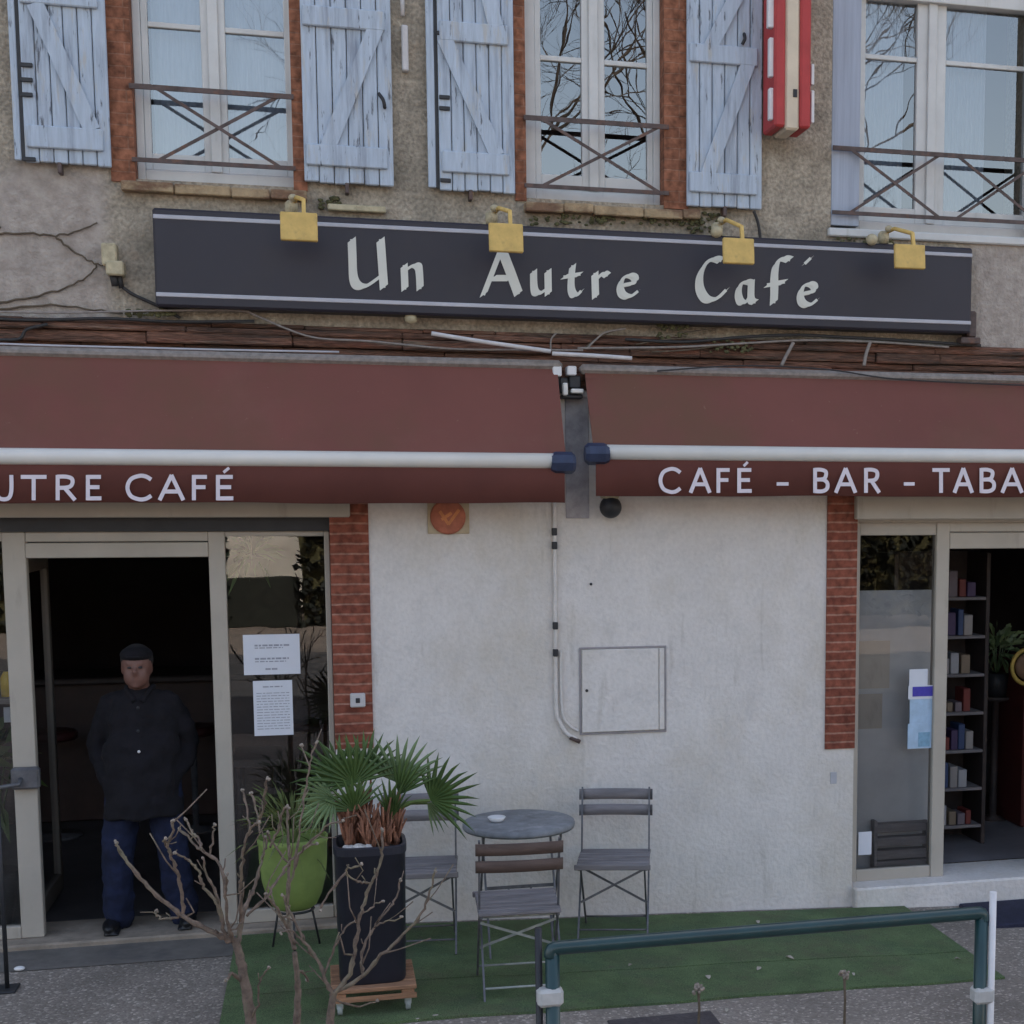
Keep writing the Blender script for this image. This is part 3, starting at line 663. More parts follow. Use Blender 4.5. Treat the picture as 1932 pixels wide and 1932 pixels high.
for word, ls in (('Un', [('U', 652, 447, 736, 549), ('n', 752, 493, 803, 551)]),
                 ('Autre', [('A', 902, 464, 990, 561), ('u', 996, 505, 1046, 561), ('t', 1058, 497, 1103, 564), ('r', 1110, 509, 1153, 565), ('e', 1160, 514, 1210, 566)]),
                 ('Cafe', [('C', 1307, 481, 1377, 574), ('a', 1383, 525, 1432, 578), ('f', 1440, 481, 1502, 578), ('e', 1500, 530, 1548, 582), ('`', 1512, 482, 1536, 503)])):
    for ch, a, b, c, d in ls:
        pn = Pen(YS-.004)
        wd = 19.5 if ch not in 'uenrta`' else 17
        if ch == '`': wd = 18
        glyph(pn, ch, (a+wd*.3, b+wd*.25, c-wd*.3, d-wd*.25), wd, True, CAL[ch])
        part('letter', pn, mt['cream'], T)
mb = MB(); p = P(775, 601, -.1); mb.ell(p, (.035, .035, .03)); part('ball_lamp', mb, mt['oldcream'], T)
mb = MB(); mb.box((xs1+.002, -.10, zb-.02), (xs1+.06, -.002, zb+.14), .01); mb.box((xs1-.05, -.12, zb-.06), (xs1+.08, -.04, zb-.02), .006); part('bracket', mb, mt['iron'], T)

# ------------------------------------------------------------------ sign spotlights
spots = [((528, 399, 600, 457), 'yellow square spotlight at the left end of the sign, before the first word'),
         ((922, 420, 987, 478), 'yellow square spotlight touching the top of the capital A on the sign'),
         ((1364, 448, 1422, 500), 'yellow square spotlight covering the top of the capital C on the sign'),
         ((1688, 460, 1744, 509), 'yellow square spotlight at the empty right end of the sign')]
for (bb, lab) in spots:
    u0, v0, u1, v1 = bb; YP = -.42
    a = P(u0, v0, YP); b = P(u1, v1, YP); cx = (a.x+b.x)/2
    T = thing('spotlight', lab, 'spotlight', (cx, -.1, a.z), 'yellow spotlights on arms over the sign')
    h = MB(); hw = (b.x-a.x)/2; hh = (a.z-b.z); cz = (a.z+b.z)/2
    # square flood head tilted down toward the board
    rt = Matrix.Rotation(R(-6), 3, 'X'); q = MB(); q.box((-hw, -.014, -hh/2), (hw, .014, hh/2), .005)
    h.v = [rt @ v + Vector((cx, YP, cz)) for v in q.v]; h.f = q.f; h.sm = q.sm; part('lamp_head', h, mt['yellow'], T)
    q = MB(); q.box((-hw*.86, .015, -hh*.42), (hw*.86, .020, hh*.42)); h = MB(); h.v = [rt @ v + Vector((cx, YP, cz)) for v in q.v]; h.f = q.f; h.sm = q.sm; part('lamp_glass', h, mt['trim'], T)
    ar = MB(); tx = cx+hw*.28; top = zt+.05
    ar.bar((tx, YP+.005, cz+hh*.42), (tx, YP+.03, a.z+.075), .02, .02); ar.tube([(tx, YP+.03, a.z+.07), (cx-.01, -.2, top+.03), (cx-.03, -.04, top+.02)], .012, 8)
    part('arm', ar, mt['yellow'], T)
    bs = MB(); bs.lathe((cx-.04, -.10, top-.045), [(.03, 0), (.034, .03), (.034, .06), (.02, .075)], 16); bs.box((cx-.09, -.10, top-.06), (cx+.02, -.03, top-.035), .004); bs.ell((cx-.03, -.16, top+.035), (.024, .024, .02))
    part('base', bs, mt['oldcream'], T)

# little round fittings standing on the sign's top edge
for (u, v, lab) in ((1352, 437, 'small round dusty fitting on the sign top left of the third spotlight'), (1645, 452, 'small round dusty fitting on the sign top left of the last spotlight')):
    p = P(u, v, -.16); mb = MB(); mb.ell(p, (.036, .036, .034)); mb.tube([p, (p.x, p.y+.03, zt-.01)], .012, 8)
    single('round_fitting', mb, mt['oldcream'], lab, 'fitting', tuple(p))

# ------------------------------------------------------------------ awnings
def awning(nm, xl, xr, ztop, zbar, pr, label, zval, slotcap):
    T = thing('awning', label, 'awning', ((xl+xr)/2, 0, zbar))
    n = 24; mb = MB(); th = .006
    def un(x, t): return math.sin(math.pi*t)*(.009*math.sin(x*3.1+t*2)+.006*math.sin(x*7.7-t*5)+.003*math.sin(x*17+t*9))+.012*math.sin(math.pi*t)
    for i in range(n):           # gently sagging sheet, a real thin slab
        t0, t1 = i/n, (i+1)/n
        def pt(t, x, o): return (x, -.10-(pr-.10)*t + o*.3, ztop+(zbar+.02-ztop)*t - .014*math.sin(math.pi*t) + o)
        for k in range(60):
            xa, xb = xl+(xr-xl)*k/60, xl+(xr-xl)*(k+1)/60
            mb.face([pt(t1, xa, un(xa, t1)), pt(t1, xb, un(xb, t1)), pt(t0, xb, un(xb, t0)), pt(t0, xa, un(xa, t0))], True)
        mb.face([pt(t0, xl, -th), pt(t0, xr, -th), pt(t1, xr, -th), pt(t1, xl, -th)], True)
        for x in (xl, xr): mb.face([pt(t0, x, 0), pt(t0, x, -th), pt(t1, x, -th), pt(t1, x, 0)])
    part('canopy', mb, mt['awning'], T)
    mb = MB(); mb.box((xl-.03, -.13, ztop-.03), (xr+.03, -.056, ztop+.025), .02); part('housing', mb, mt['cable'], T)
    mb = MB(); mb.tube([(xl+.03, -pr, zbar), (xr-.03, -pr, zbar)], .043, 16); part('front_bar', mb, mt['bar'], T)
    mb = MB(); nx = 90; yv = -pr-.012
    def w(x): return .006*math.sin(x*5.1)+.004*math.sin(x*11.3+1)
    for i in range(nx):
        a, b = xl+.01+(xr-xl-.02)*i/nx, xl+.01+(xr-xl-.02)*(i+1)/nx
        za_, zb2 = zval+.45*w(a*.7+2), zval+.45*w(b*.7+2)
        mb.face([(a, yv+w(a), za_), (b, yv+w(b), zb2), (b, yv, zbar-.02), (a, yv, zbar-.02)], True)
        mb.face([(b, yv+w(b)+.003, zb2), (a, yv+w(a)+.003, za_), (a, yv+.003, zbar-.02), (b, yv+.003, zbar-.02)], True)
        mb.face([(a, yv+w(a), za_), (a, yv+w(a)+.003, za_), (b, yv+w(b)+.003, zb2), (b, yv+w(b), zb2)])
    part('valance', mb, mt['valance'], T)
    for x, sgn in ((xl, 1), (xr, -1)):
        if not (x in slotcap): continue
        mb = MB(); q = MB(); q.lathe((0, 0, 0), [(.045, -.02), (.062, 0), (.062, .09), (.05, .115), (.02, .12)], 8, False)
        rr = Matrix.Rotation(R(90*sgn), 3, 'Y'); mb.v = [rr @ v + Vector((x-.03*sgn, -pr, zbar-.01)) for v in q.v]; mb.f = q.f; mb.sm = q.sm
        part('end_cap', mb, mt['cap'], T)
        mb = MB()           # folding arm tucked back under the canvas, elbow inward
        mb.tube([(x+.06*sgn, -.03, zbar+.12), (x+.9*sgn, -.08, zbar+.06), (x+.25*sgn, -pr+.03, zbar)], .022, 8); part('folding_arm', mb, mt['bar'], T)
    return T
PR = .40
xr_ = X(1068, 860, -PR); zt1 = (Zc(0, 662, -.1)+Zc(1040, 688, -.1))/2; zbL = (Zc(20, 863, -PR)+Zc(1030, 868, -PR))/2
zvL = (Zc(20, 951, -PR)+Zc(1030, 947, -PR))/2
awning('a', -3.5, xr_, zt1, zbL, PR, 'left red-brown awning with the end of UTRE CAFÉ on its valance, over the open door', zvL, (xr_,))
PR2 = .38
xl_ = X(1120, 860, -PR2); zt2 = (Zc(1105, 694, -.1)+Zc(1932, 718, -.1))/2; zbR = (Zc(1170, 854, -PR2)+Zc(1932, 861, -PR2))/2
zvR = (Zc(1170, 935, -PR2)+Zc(1932, 938, -PR2))/2
awning('b', xl_, 7.0, zt2, zbR, PR2, 'right red-brown awning reading CAFÉ - BAR - TABAC on its valance', zvR, (xl_,))
A_L = [o for o in bpy.data.objects if o.name == 'awning'][0]; A_R = bpy.data.objects['awning.001']
def put_letters(AW, Y, v0, v1, ls, wd):
    for ch, a, c in ls:
        pn = Pen(Y)
        if ch == '-': glyph(pn, '-', (a, 906, c, 920), 6.5, False, SAN['-'])
        else: glyph(pn, ch, (a+3, v0, c-3, v1), wd, False, SAN[ch])
        part('letter', pn, mt['lilac'], AW)
put_letters(A_L, -PR-.022, 897, 943, (('N', -166, -118), ('U', -222, -178), ('A', -72, -20), ('U', -12, 27), ('T', 37, 90), ('R', 102, 146), ('E', 160, 194), ('C', 235, 290), ('A', 297, 350), ('F', 360, 394), ('E', 405, 443)), 7.6)
pn = Pen(-PR-.022); glyph(pn, '/', (420, 883, 434, 891), 5.5, False, SAN['/']); part('accent', pn, mt['lilac'], A_L)
put_letters(A_R, -PR2-.022, 884, 929, (('C', 1241, 1288), ('A', 1299, 1343), ('F', 1350, 1380), ('E', 1389, 1421), ('B', 1532, 1566), ('A', 1573, 1618), ('R', 1628, 1663), ('T', 1757, 1794), ('A', 1797, 1838), ('B', 1846, 1880), ('A', 1887, 1932), ('C', 1938, 1982), ('-', 1466, 1487), ('-', 1706, 1725)), 7.2)
pn = Pen(-PR2-.022); glyph(pn, '/', (1402, 872, 1412, 879), 5, False, SAN['/']); part('accent', pn, mt['lilac'], A_R)

# wall brackets in the gap between the two awnings
T = thing('awning_bracket', 'black and white awning wall brackets in the gap between the awnings', 'bracket', tuple(P(1073, 745, -.03)))
for (u0, v0, u1, v1, k) in ((1043, 690, 1060, 710, 'whitepole'), (1071, 690, 1088, 708, 'whitepole'), (1078, 733, 1102, 742, 'bar'), (1062, 722, 1072, 746, 'bar'), (1044, 706, 1056, 735, 'dark'), (1074, 708, 1096, 732, 'dark'), (1056, 712, 1072, 742, 'dark'), (1060, 744, 1100, 752, 'dark')):
    mb = MB(); box_px(mb, u0, v0, u1, v1, -.13 if k != 'dark' else -.10, -.01, .006); part('bracket_arm', mb, mt[k], T)
mb = MB(); box_px(mb, 1066, 750, 1112, 978, -.010, -.001, .003)
single('grey_patch', mb, M('bare_grey_render', (.36, .345, .36), .9, .3, 12, .6, 50, .006, stain=((.22, .21, .22), 7, .5, .7, (1, 1, 1), .7)), 'strip of bare grey render on the wall between the two awnings', 'render patch', tuple(P(1090, 990)))

# ------------------------------------------------------------------ tobacco sign, wall fixtures, cables
ya = -.30
T = thing('tobacco_sign', 'red and cream tobacco sign seen edge-on, fixed to the wall between two windows', 'sign', tuple(P(1496, 250, -.1)))
uL, uR = 1462, 1531
a = P(uL, 120, ya); b = P(uR, 120, ya); zbt = Zc(1496, 240, ya); ww = b.x-a.x
for (f0, f1, k, nm) in ((0, .30, 'red', 'side_panel'), (.30, .70, 'signcream', 'front_edge'), (.70, 1, 'red', 'side_panel')):
    mb = MB(); mb.box((a.x+ww*f0, ya+(.0 if k == 'red' else .008), zbt+(0 if k == 'red' else -.012)), (a.x+ww*f1-.001, -.06, 6.0), .012); part(nm, mb, mt[k], T)
for (u0, u1, bt, tp) in ((1452, 1462, 226, 165), (1452, 1462, 145, 70), (1450, 1462, 52, -20), (1531, 1537, 232, 170), (1531, 1537, 160, 120)):
    mb = MB(); box_px(mb, u0, tp, u1-.5, bt, ya+.03, ya+.07, .004); part('neon_tube', mb, mt['whitepole'], T)
mb = MB(); p = P(1500, 176, ya+.008); mb.box((p.x-.012, ya+.001, p.z-.022), (p.x+.012, ya+.009, p.z+.022), .002); part('keyhole', mb, mt['dark'], T)
mb = MB(); mb.box((a.x+.03, -.059, zbt+.2), (b.x-.03, -.001, zbt+.3)); part('wall_mount', mb, mt['iron'], T)

mb = MB(); a = P(190, 457, -.09); b = P(234, 520, -.09)
T = thing('junction_box', 'old yellowed electrical box on the wall left of the name board', 'junction box', (a.x, 0, b.z))
mb.box((a.x, -.09, b.z+.05), (a.x+.075, -.001, a.z), .008); part('box', mb, mt['oldcream'], T)
mb = MB(); mb.box((a.x+.02, -.10, b.z), (b.x, -.001, b.z+.075), .008); part('lower_box', mb, mt['oldcream'], T)
mb = MB(); mb.tube([(a.x+.05, -.05, b.z+.01), (a.x+.06, -.05, b.z-.05)], .02, 8); mb.tube([(b.x-.03, -.05, b.z+.01), (b.x-.02, -.04, b.z-.06)], .014, 8); part('cable_gland', mb, mt['cable_d'], T)

def wire(name, pts, r, mat, label, cat='cable', Y=-.07, group=None):
    q = [P(p[0], p[1], p[2] if len(p) > 2 else Y) for p in pts]
    mb = MB(); mb.tube(smoothpts(q, 6), r, 6); return single(name, mb, mt[mat], label, cat, tuple(q[0]), group)
wire('cable', [(215, 525), (245, 552), (300, 578), (340, 600)], .010, 'cable_d', 'black cable running down from the old yellowed box to the board', Y=-.04)
wire('cable', [(-20, 588), (120, 590), (300, 586), (450, 586), (480, 594), (540, 620), (600, 638), (700, 644), (850, 658), (1000, 660), (1100, 661)], .006, 'cable', 'thin pale cable slanting down under the left of the board then along the brick band', Y=-.085)
wire('cable', [(-20, 600), (60, 604), (200, 601), (330, 607), (480, 606)], .009, 'cable_d', 'black cable along the top of the brick band at the far left', Y=-.07)
wire('cable', [(-20, 640), (35, 640), (50, 622), (90, 612)], .009, 'cable_d', 'short black cable bending up across the brick band at the far left', Y=-.075)
wire('cable', [(-20, 648), (100, 652), (260, 656), (420, 660), (640, 664)], .006, 'trim', 'pale straight cable lying just above the left awning', Y=-.11)
wire('cable', [(1090, 657), (1200, 656), (1300, 654), (1400, 648), (1520, 642), (1650, 645), (1790, 655)], .007, 'cable', 'brownish cable arching under the right half of the board', Y=-.08)
wire('cable', [(1180, 640), (1290, 645), (1400, 636), (1500, 632), (1590, 636), (1700, 642), (1850, 652)], .010, 'cable_d', 'black cable directly under the right half of the board', Y=-.075)
wire('cable', [(1240, 700), (1400, 690), (1560, 697), (1700, 716), (1960, 728)], .005, 'cable_d', 'thin black cable drooping across the top of the right awning', Y=-.16)
wire('cable', [(1108, 657), (1125, 640), (1143, 627), (1180, 620)], .006, 'cable', 'short pale cable loop rising from the brick band to the board', Y=-.08)
wire('cable', [(1039, 660), (1040, 640), (1050, 628)], .005, 'cable', 'tiny vertical cable end sticking up over the pale rod', Y=-.08)
wire('cable', [(1497, 646), (1485, 668), (1474, 690)], .011, 'cable', 'short slanting pale cable clip below the last letters of the board', Y=-.09)
wire('cable', [(1642, 645), (1634, 668), (1630, 690)], .011, 'cable', 'short slanting cable clip below the blank right end of the board', Y=-.09)
wire('cable', [(1422, 398), (1430, 420), (1434, 448), (1432, 466)], .009, 'cable_d', 'black cable dropping from the right blue shutter to the third spotlight', Y=-.05)
wire('metal_rod', [(814, 629), (900, 643), (1039, 663)], .013, 'conduit', 'pale metal rod slanting from under the board to the gap between awnings', 'rod', Y=-.15)
wire('metal_rod', [(1042, 667), (1120, 671), (1192, 676)], .013, 'conduit', 'pale metal rod lying on the left end of the right awning', 'rod', Y=-.17)
wire('pipe', [(758, -20), (760, 30)], .012, 'conduit', 'thin upper length of pale conduit between the two middle shutters', 'conduit', Y=-.03)
mb = MB(); a = P(757, 48, -.03); b = P(770, 135, -.03); mb.box((a.x, -.05, b.z), (a.x+.035, -.001, a.z), .006)
single('conduit_box', mb, mt['conduit'], 'pale narrow plastic box on the wall between the two middle blue shutters', 'conduit', (a.x, 0, b.z))
mb = MB(); a = P(618, 389, -.04); b = P(728, 402, -.04); mb.box((a.x, -.05, b.z), (b.x, -.001, b.z+.035), .006)
single('tube_light', mb, mt['oldcream'], 'dusty cream fluorescent tube fitting lying on the wall above the first word of the sign', 'tube light', (a.x, 0, b.z))

# dry creeper stems on the plaster to the left of the sign
T = thing('dry_creeper', 'leafless dry creeper stems clinging to the pale plaster left of the sign', 'creeper', tuple(P(60, 580)))
for pts in ([(-10, 440), (50, 440), (105, 444), (140, 438), (185, 422)], [(105, 446), (135, 470), (165, 490), (195, 502)], [(-10, 572), (60, 560), (120, 545), (165, 522), (185, 495)], [(-10, 584), (80, 575), (160, 582), (230, 590)], [(0, 432), (-10, 420)]):
    mb = MB(); q = smoothpts([P(a, b, -.012) for a, b in pts], 5)
    q = [v+Vector((random.uniform(-.006, .006), 0, random.uniform(-.006, .006))) for v in q]; mb.tube(q, [.0065-.003*i/len(q) for i in range(len(q))], 6); part('stem', mb, mt['creeper'], T)
T = thing('dry_creeper', 'leafless dry creeper stems hanging under the middle of the name board', 'creeper', tuple(P(1250, 650)))
for pts in ([(1105, 655), (1130, 636), (1160, 624)], [(1200, 650), (1260, 640), (1330, 638)], [(1280, 628), (1330, 622), (1380, 615)], [(1230, 664), (1300, 660), (1370, 650)]):
    mb = MB(); q = smoothpts([P(a, b, -.075) for a, b in pts], 5); mb.tube(q, .0045, 6); part('stem', mb, mt['creeper'], T)
# moss tufts along ledges (nobody could count it)
mb = MB()
for (u0, v0, u1, v1, nn, yy) in ((1300, 400, 1360, 440, 60, -.02), (600, 372, 640, 395, 30, -.02), (240, 585, 330, 597, 50, -.06), (1000, 405, 1330, 425, 90, -.03), (1580, 450, 1700, 470, 60, -.02), (1330, 640, 1420, 665, 40, -.07), (1240, 610, 1300, 640, 40, -.07)):
    for i in range(nn):
        p = P(random.uniform(u0, u1), random.uniform(v0, v1), yy); r_ = random.uniform(.004, .012); mb.ell(p, (r_*1.5, r_, r_), 6, 4)
single('moss', mb, mt['moss'], None, None, kind='stuff')

# orange sign on wall
c = P(845, 972, -.02)
T = thing('wall_sign', 'faded orange-red round emblem on a pale yellow board under the left awning', 'sign', tuple(c))
mb = MB(); box_px(mb, 806, 938, 886, 1007, -.014, -.001, .003); part('board', mb, mt['sunyellow'], T)
q = MB(); q.lathe((0, 0, 0), [(.10, 0), (.10, .012), (.088, .018), (.001, .018)], 28); rr = Matrix.Rotation(R(90), 3, 'X'); mb = MB(); mb.v = [rr @ v + Vector((c.x, -.0145, c.z-.01)) for v in q.v]; mb.f = q.f; mb.sm = q.sm; part('disc', mb, mt['orange'], T)
pn = Pen(-.0345); glyph(pn, 'v', (830, 962, 866, 992), 6, False, [('l', [(0, .9), (.45, .1)]), ('l', [(.45, .1), (1, 1)]), ('l', [(.1, .4), (.6, .8)])]); part('emblem_mark', pn, M('pale_orange_mark', (.60, .24, .10), .7, .2, 20), T)
# black dome lamp
c = P(1152, 957, -.10)
T = thing('dome_lamp', 'small black dome lamp on the white wall under the right awning', 'lamp', tuple(c))
mb = MB(); mb.ell(c, (.065, .07, .065), 20, 12); part('dome', mb, mt['dark'], T)
mb = MB(); mb.box((c.x-.045, -.14, c.z+.05), (c.x+.045, -.001, c.z+.085), .008); part('mount', mb, mt['oldcream'], T)
# conduit down the white wall
T = thing('wall_conduit', 'pale painted cable conduit running down the middle of the white wall', 'conduit', tuple(P(1048, 1390)))
mb = MB(); xq = X(1048, 1180, -.015); ztop_, zlow = Zc(1048, 945), Zc(1048, 1330)
mb.tube(smoothpts([(xq, -.013, ztop_), (xq, -.013, (ztop_+zlow)/2), (xq, -.013, zlow), (xq+.02, -.013, zlow-.10), (xq+.06, -.013, zlow-.17), (xq+.12, -.013, zlow-.21)], 6), .012, 8)
mb.tube(smoothpts([(xq+.03, -.012, ztop_-.88), (xq+.035, -.012, zlow-.03), (xq+.075, -.012, zlow-.12), (xq+.13, -.012, zlow-.16)], 6), .008, 8)
part('tube', mb, mt['white'], T)
for v in (1003, 1029, 1180, 1231):
    mb = MB(); z = Zc(1048, v); mb.box((xq-.016, -.03, z-.022), (xq+.014, -.001, z+.022), .004); part('clip', mb, mt['dark'], T)
mb = MB(); mb.tube([(xq+.08, -.014, zlow-.195), (xq+.14, -.02, zlow-.225)], .013, 8); part('cable_end', mb, mt['iron'], T)
# meter hatch
a = P(1093, 1222, -.016); b = P(1258, 1381, -.016)
T = thing('meter_hatch', 'square white meter cabinet hatch set in the white wall', 'hatch', (a.x, 0, b.z))
mb = MB()
for q in (((a.x, b.z), (b.x, b.z+.012)), ((a.x, a.z-.012), (b.x, a.z)), ((a.x, b.z+.012), (a.x+.012, a.z-.012)), ((b.x-.012, b.z+.012), (b.x, a.z-.012))):
    mb.box((q[0][0], -.010, q[0][1]), (q[1][0], -.001, q[1][1]), .002)
part('frame', mb, M('grey_edged_frame', (.30, .28, .29), .6, .2, 10), T)
mb = MB(); mb.box((a.x+.014, -.020, b.z+.015), (b.x-.05, -.001, a.z-.014), .004); mb.box((b.x-.046, -.018, b.z+.015), (b.x-.014, -.001, a.z-.014), .004); part('door', mb, mt['white'], T)
mb = MB(); p = P(1107, 1303, -.02); q = MB(); q.lathe((0, 0, 0), [(.009, 0), (.009, .006)], 14); mb.v = [rr @ v + Vector((p.x, -.0195, p.z)) for v in q.v]; mb.f = q.f; mb.sm = q.sm; part('lock', mb, mt['dark'], T)
mb = MB(); p = P(1115, 1102, -.01); mb.ell(p, (.008, .01, .008)); single('wall_bolt', mb, mt['dark'], 'single dark bolt head in the white wall above the meter hatch', 'bolt', tuple(p))
mb = MB(); p = P(1573, 1467, -.004); mb.box((p.x-.022, -.006, p.z-.04), (p.x+.02, -.001, p.z+.035), .002); single('number_plate', mb, mt['trim'], 'small faded grey plate on the white wall below the right brick pilaster', 'plate', tuple(p))
# bell switch
p = P(675, 1321, -.03)
T = thing('switch_box', 'small pale square bell switch on the left brick pilaster', 'switch', tuple(p))
mb = MB(); mb.box((p.x-.042, -.045, p.z-.04), (p.x+.042, -.013, p.z+.04), .006); part('plate', mb, mt['conduit'], T)
mb = MB(); mb.box((p.x-.012, -.05, p.z-.014), (p.x+.012, -.0455, p.z+.014), .002); part('button', mb, mt['dark'], T)

# ------------------------------------------------------------------ notices on the glass
def notice(u0, v0, u1, v1, Y, label, lines, big=False):
    a = P(u0, v0, Y); b = P(u1, v1, Y)
    T = thing('paper_notice', label, 'notice', ((a.x+b.x)/2, Y, b.z))
    mb = MB(); mb.box((a.x, Y, b.z), (b.x, Y+.0015, a.z)); part('sheet', mb, mt['paper'], T)
    mb = MB()
    for (fy, fx0, fx1, h) in lines:
        z = a.z+(b.z-a.z)*fy; x = a.x+(b.x-a.x)*fx0; xe = a.x+(b.x-a.x)*fx1
        while x < xe:                       # blurred unreadable words
            L = random.uniform(.012, .035); mb.box((x, Y-.0012, z-h), (min(x+L, xe), Y-.0003, z)); x += L+.006
    part('print', mb, mt['ink'], T); return T
YG = YF+.024
notice(458, 1198, 567, 1271, YG, 'landscape white notice with a few lines of text on the glass right of the door', [(.25, .2, .82, .010), (.32, .2, .7, .006), (.58, .2, .8, .010), (.66, .2, .75, .006), (.84, .38, .6, .010)])
notice(477, 1285, 554, 1386, YG, 'portrait white sheet of dense print taped below the landscape notice', [(.1, .25, .75, .007)] + [(.22+.05*i, .08, .92, .004) for i in range(14)])
# papers on the right-hand glass
T = thing('poster_strip', 'strip of pale blue papers with a deep blue header on the right-hand glass', 'poster', tuple(P(1738, 1410, YG)))
for (u0, v0, u1, v1, k, nm, yy) in ((1716, 1263, 1750, 1294, 'paper', 'top_sheet', 0), (1714, 1294, 1761, 1318, 'paper', 'header_sheet', -.003), (1722, 1296, 1760, 1313, 'blue_print', 'blue_header', -.006), (1717, 1318, 1758, 1368, 'pale_blue', 'middle_sheet', -.001), (1713, 1366, 1757, 1411, 'pale_blue', 'lower_sheet', -.004)):
    mb = MB(); box_px(mb, u0, v0, u1, v1, YG+yy, YG+yy+.0015, 0); part(nm, mb, mt[k], T)
mb = MB(); box_px(mb, 1733, 1382, 1754, 1408, YG-.0065, YG-.005, 0); part('logo_square', mb, M('mid_blue_print', (.20, .36, .50), .6, .2, 40), T)
mb = MB(); box_px(mb, 1620, 1570, 1644, 1612, YG, YG+.0015, 0); single('paper_slip', mb, mt['paper'], 'small white slip low in the left corner of the right-hand glass', 'paper', tuple(P(1632, 1612, YG)))
mb = MB(); box_px(mb, 1737, 1210, 1760, 1230, YG, YG+.0015, 0)

# ------------------------------------------------------------------ things inside the shops
Yi = .75
mb = MB(); box_px(mb, 1600, 1115, 1775, 1655, .26, .27, 0)
single('grey_screen', mb, mt['frost'], 'tall grey panel standing behind the right-hand fixed glass', 'screen', tuple(P(1700, 1655, .27)))
for (u0, v0, u1, v1, lab) in ((1618, 1210, 1678, 1298, 'larger pale sheet on the grey panel behind the right-hand glass, upper one'), (1618, 1310, 1664, 1374, 'pale sheet on the grey panel behind the right-hand glass, lower one')):
    mb = MB(); box_px(mb, u0, v0, u1, v1, .250, .252, 0); single('paper_sheet', mb, mt['frame_b'], lab, 'paper', tuple(P(u0, v1, .25)), 'sheets on the grey panel')
mb = MB()
for v in (1556, 1582, 1606, 1626): box_px(mb, 1655, v, 1748, v+11, .17, .24, .004)
box_px(mb, 1650, 1550, 1655, 1640, .17, .24, .003); box_px(mb, 1748, 1550, 1754, 1640, .17, .24, .003)
single('low_rack', mb, mt['slat_grey'], 'low grey slatted rack behind the bottom of the right-hand glass', 'rack', tuple(P(1700, 1640, .2)))
# shelving by the right door
zf = RF+.004
xs_ = X(1792, 1300, .9)
T = thing('shelf_unit', 'dark shelf unit just inside the right-hand shop door', 'shelves', (xs_, .9, zf))
mb = MB(); mb.box((xs_-.45, .85, zf), (xs_-.42, 1.2, 2.1), .003); mb.box((xs_+.24, .85, zf), (xs_+.27, 1.2, 2.1), .003); mb.box((xs_-.42, 1.18, zf), (xs_+.24, 1.2, 2.1)); part('case', mb, mt['wood_in'], T)
for i in range(7):
    mb = MB(); z = zf+.12+i*.27; mb.box((xs_-.419, .85, z), (xs_+.239, 1.179, z+.022), .003); part('shelf', mb, mt['slat_grey'], T)
cols = [(.30, .28, .27), (.17, .035, .03), (.36, .36, .38), (.07, .045, .11), (.22, .17, .12), (.04, .07, .16), (.17, .14, .16)]
pm = [M('pack_colour_%d' % i, c_, .5, .1, 10) for i, c_ in enumerate(cols)]
nk = 0
shn = ['bottom', 'second lowest', 'third lowest', 'middle', 'third highest', 'second highest', 'top']
wn_ = {0: 'pale grey', 1: 'dark red', 2: 'whitish', 3: 'purple', 4: 'tan', 5: 'navy blue', 6: 'mauve'}
for i in range(7):
    x = xs_-.12
    z = zf+.12+i*.27+.023; j = 0
    while x < xs_+.14 and j < 8:
        L = random.uniform(.035, .075); h = random.uniform(.06, .2); k = (i*3+j*2) % 7
        mb = MB(); mb.box((x, .87, z), (x+L, 1.02, z+h), .004)
        single('pack', mb, pm[k], '%s pack, %s from the left on the %s shelf inside the right door' % (wn_[k], ['first', 'second', 'third', 'fourth', 'fifth', 'sixth', 'seventh', 'eighth'][j], shn[i]), 'box', (x, .87, z), 'packs on the shelf unit'); x += L+random.uniform(.004, .02); j += 1
# gold ring decoration and a red cabinet
p = P(1940, 1258, 1.2)
T = thing('ring_display', 'gold ring-shaped display hanging at the right edge of the door opening', 'display', tuple(p))
mb = MB(); ng = 28; rr0 = .13
mb.tube([(p.x+rr0*math.cos(2*math.pi*i/ng), 1.2, p.z+rr0*math.sin(2*math.pi*i/ng)) for i in range(ng+1)], .016, 8, False); part('ring', mb, M('dull_gold', (.42, .30, .07), .5, .2, 20), T)
mb = MB(); mb.ell((p.x, 1.22, p.z), (.1, .03, .1)); part('disc', mb, M('brown_disc', (.16, .09, .05), .6, .2, 20), T)
mb = MB(); a = P(1925, 1380, 1.3); mb.box((a.x, 1.25, zf), (a.x+.6, 1.8, 1.25), .01); mb.box((a.x-.02, 1.22, 1.251), (a.x+.62, 1.83, 1.28), .01)
single('red_cabinet', mb, M('deep_red_lacquer', (.085, .018, .016), .5, .2, 6), 'deep red cabinet inside at the right edge of the right-hand doorway', 'cabinet', (a.x, 1.25, zf))
mb = MB(); q = P(1880, 1232, 1.6)
T = thing('potted_plant', 'leafy grey-green houseplant on a tall stand inside the right-hand shop', 'plant', (q.x, 1.6, zf))
mb = MB(); mb.lathe((q.x, 1.6, zf), [(.12, 0), (.03, .03), (.03, .9), (.12, .93), (.12, .95)], 16); part('stand', mb, mt['wood_in'], T)
mb = MB(); mb.lathe((q.x, 1.6, zf+.951), [(.08, 0), (.11, .18), (.10, .18)], 18); part('pot', mb, mt['dark'], T)
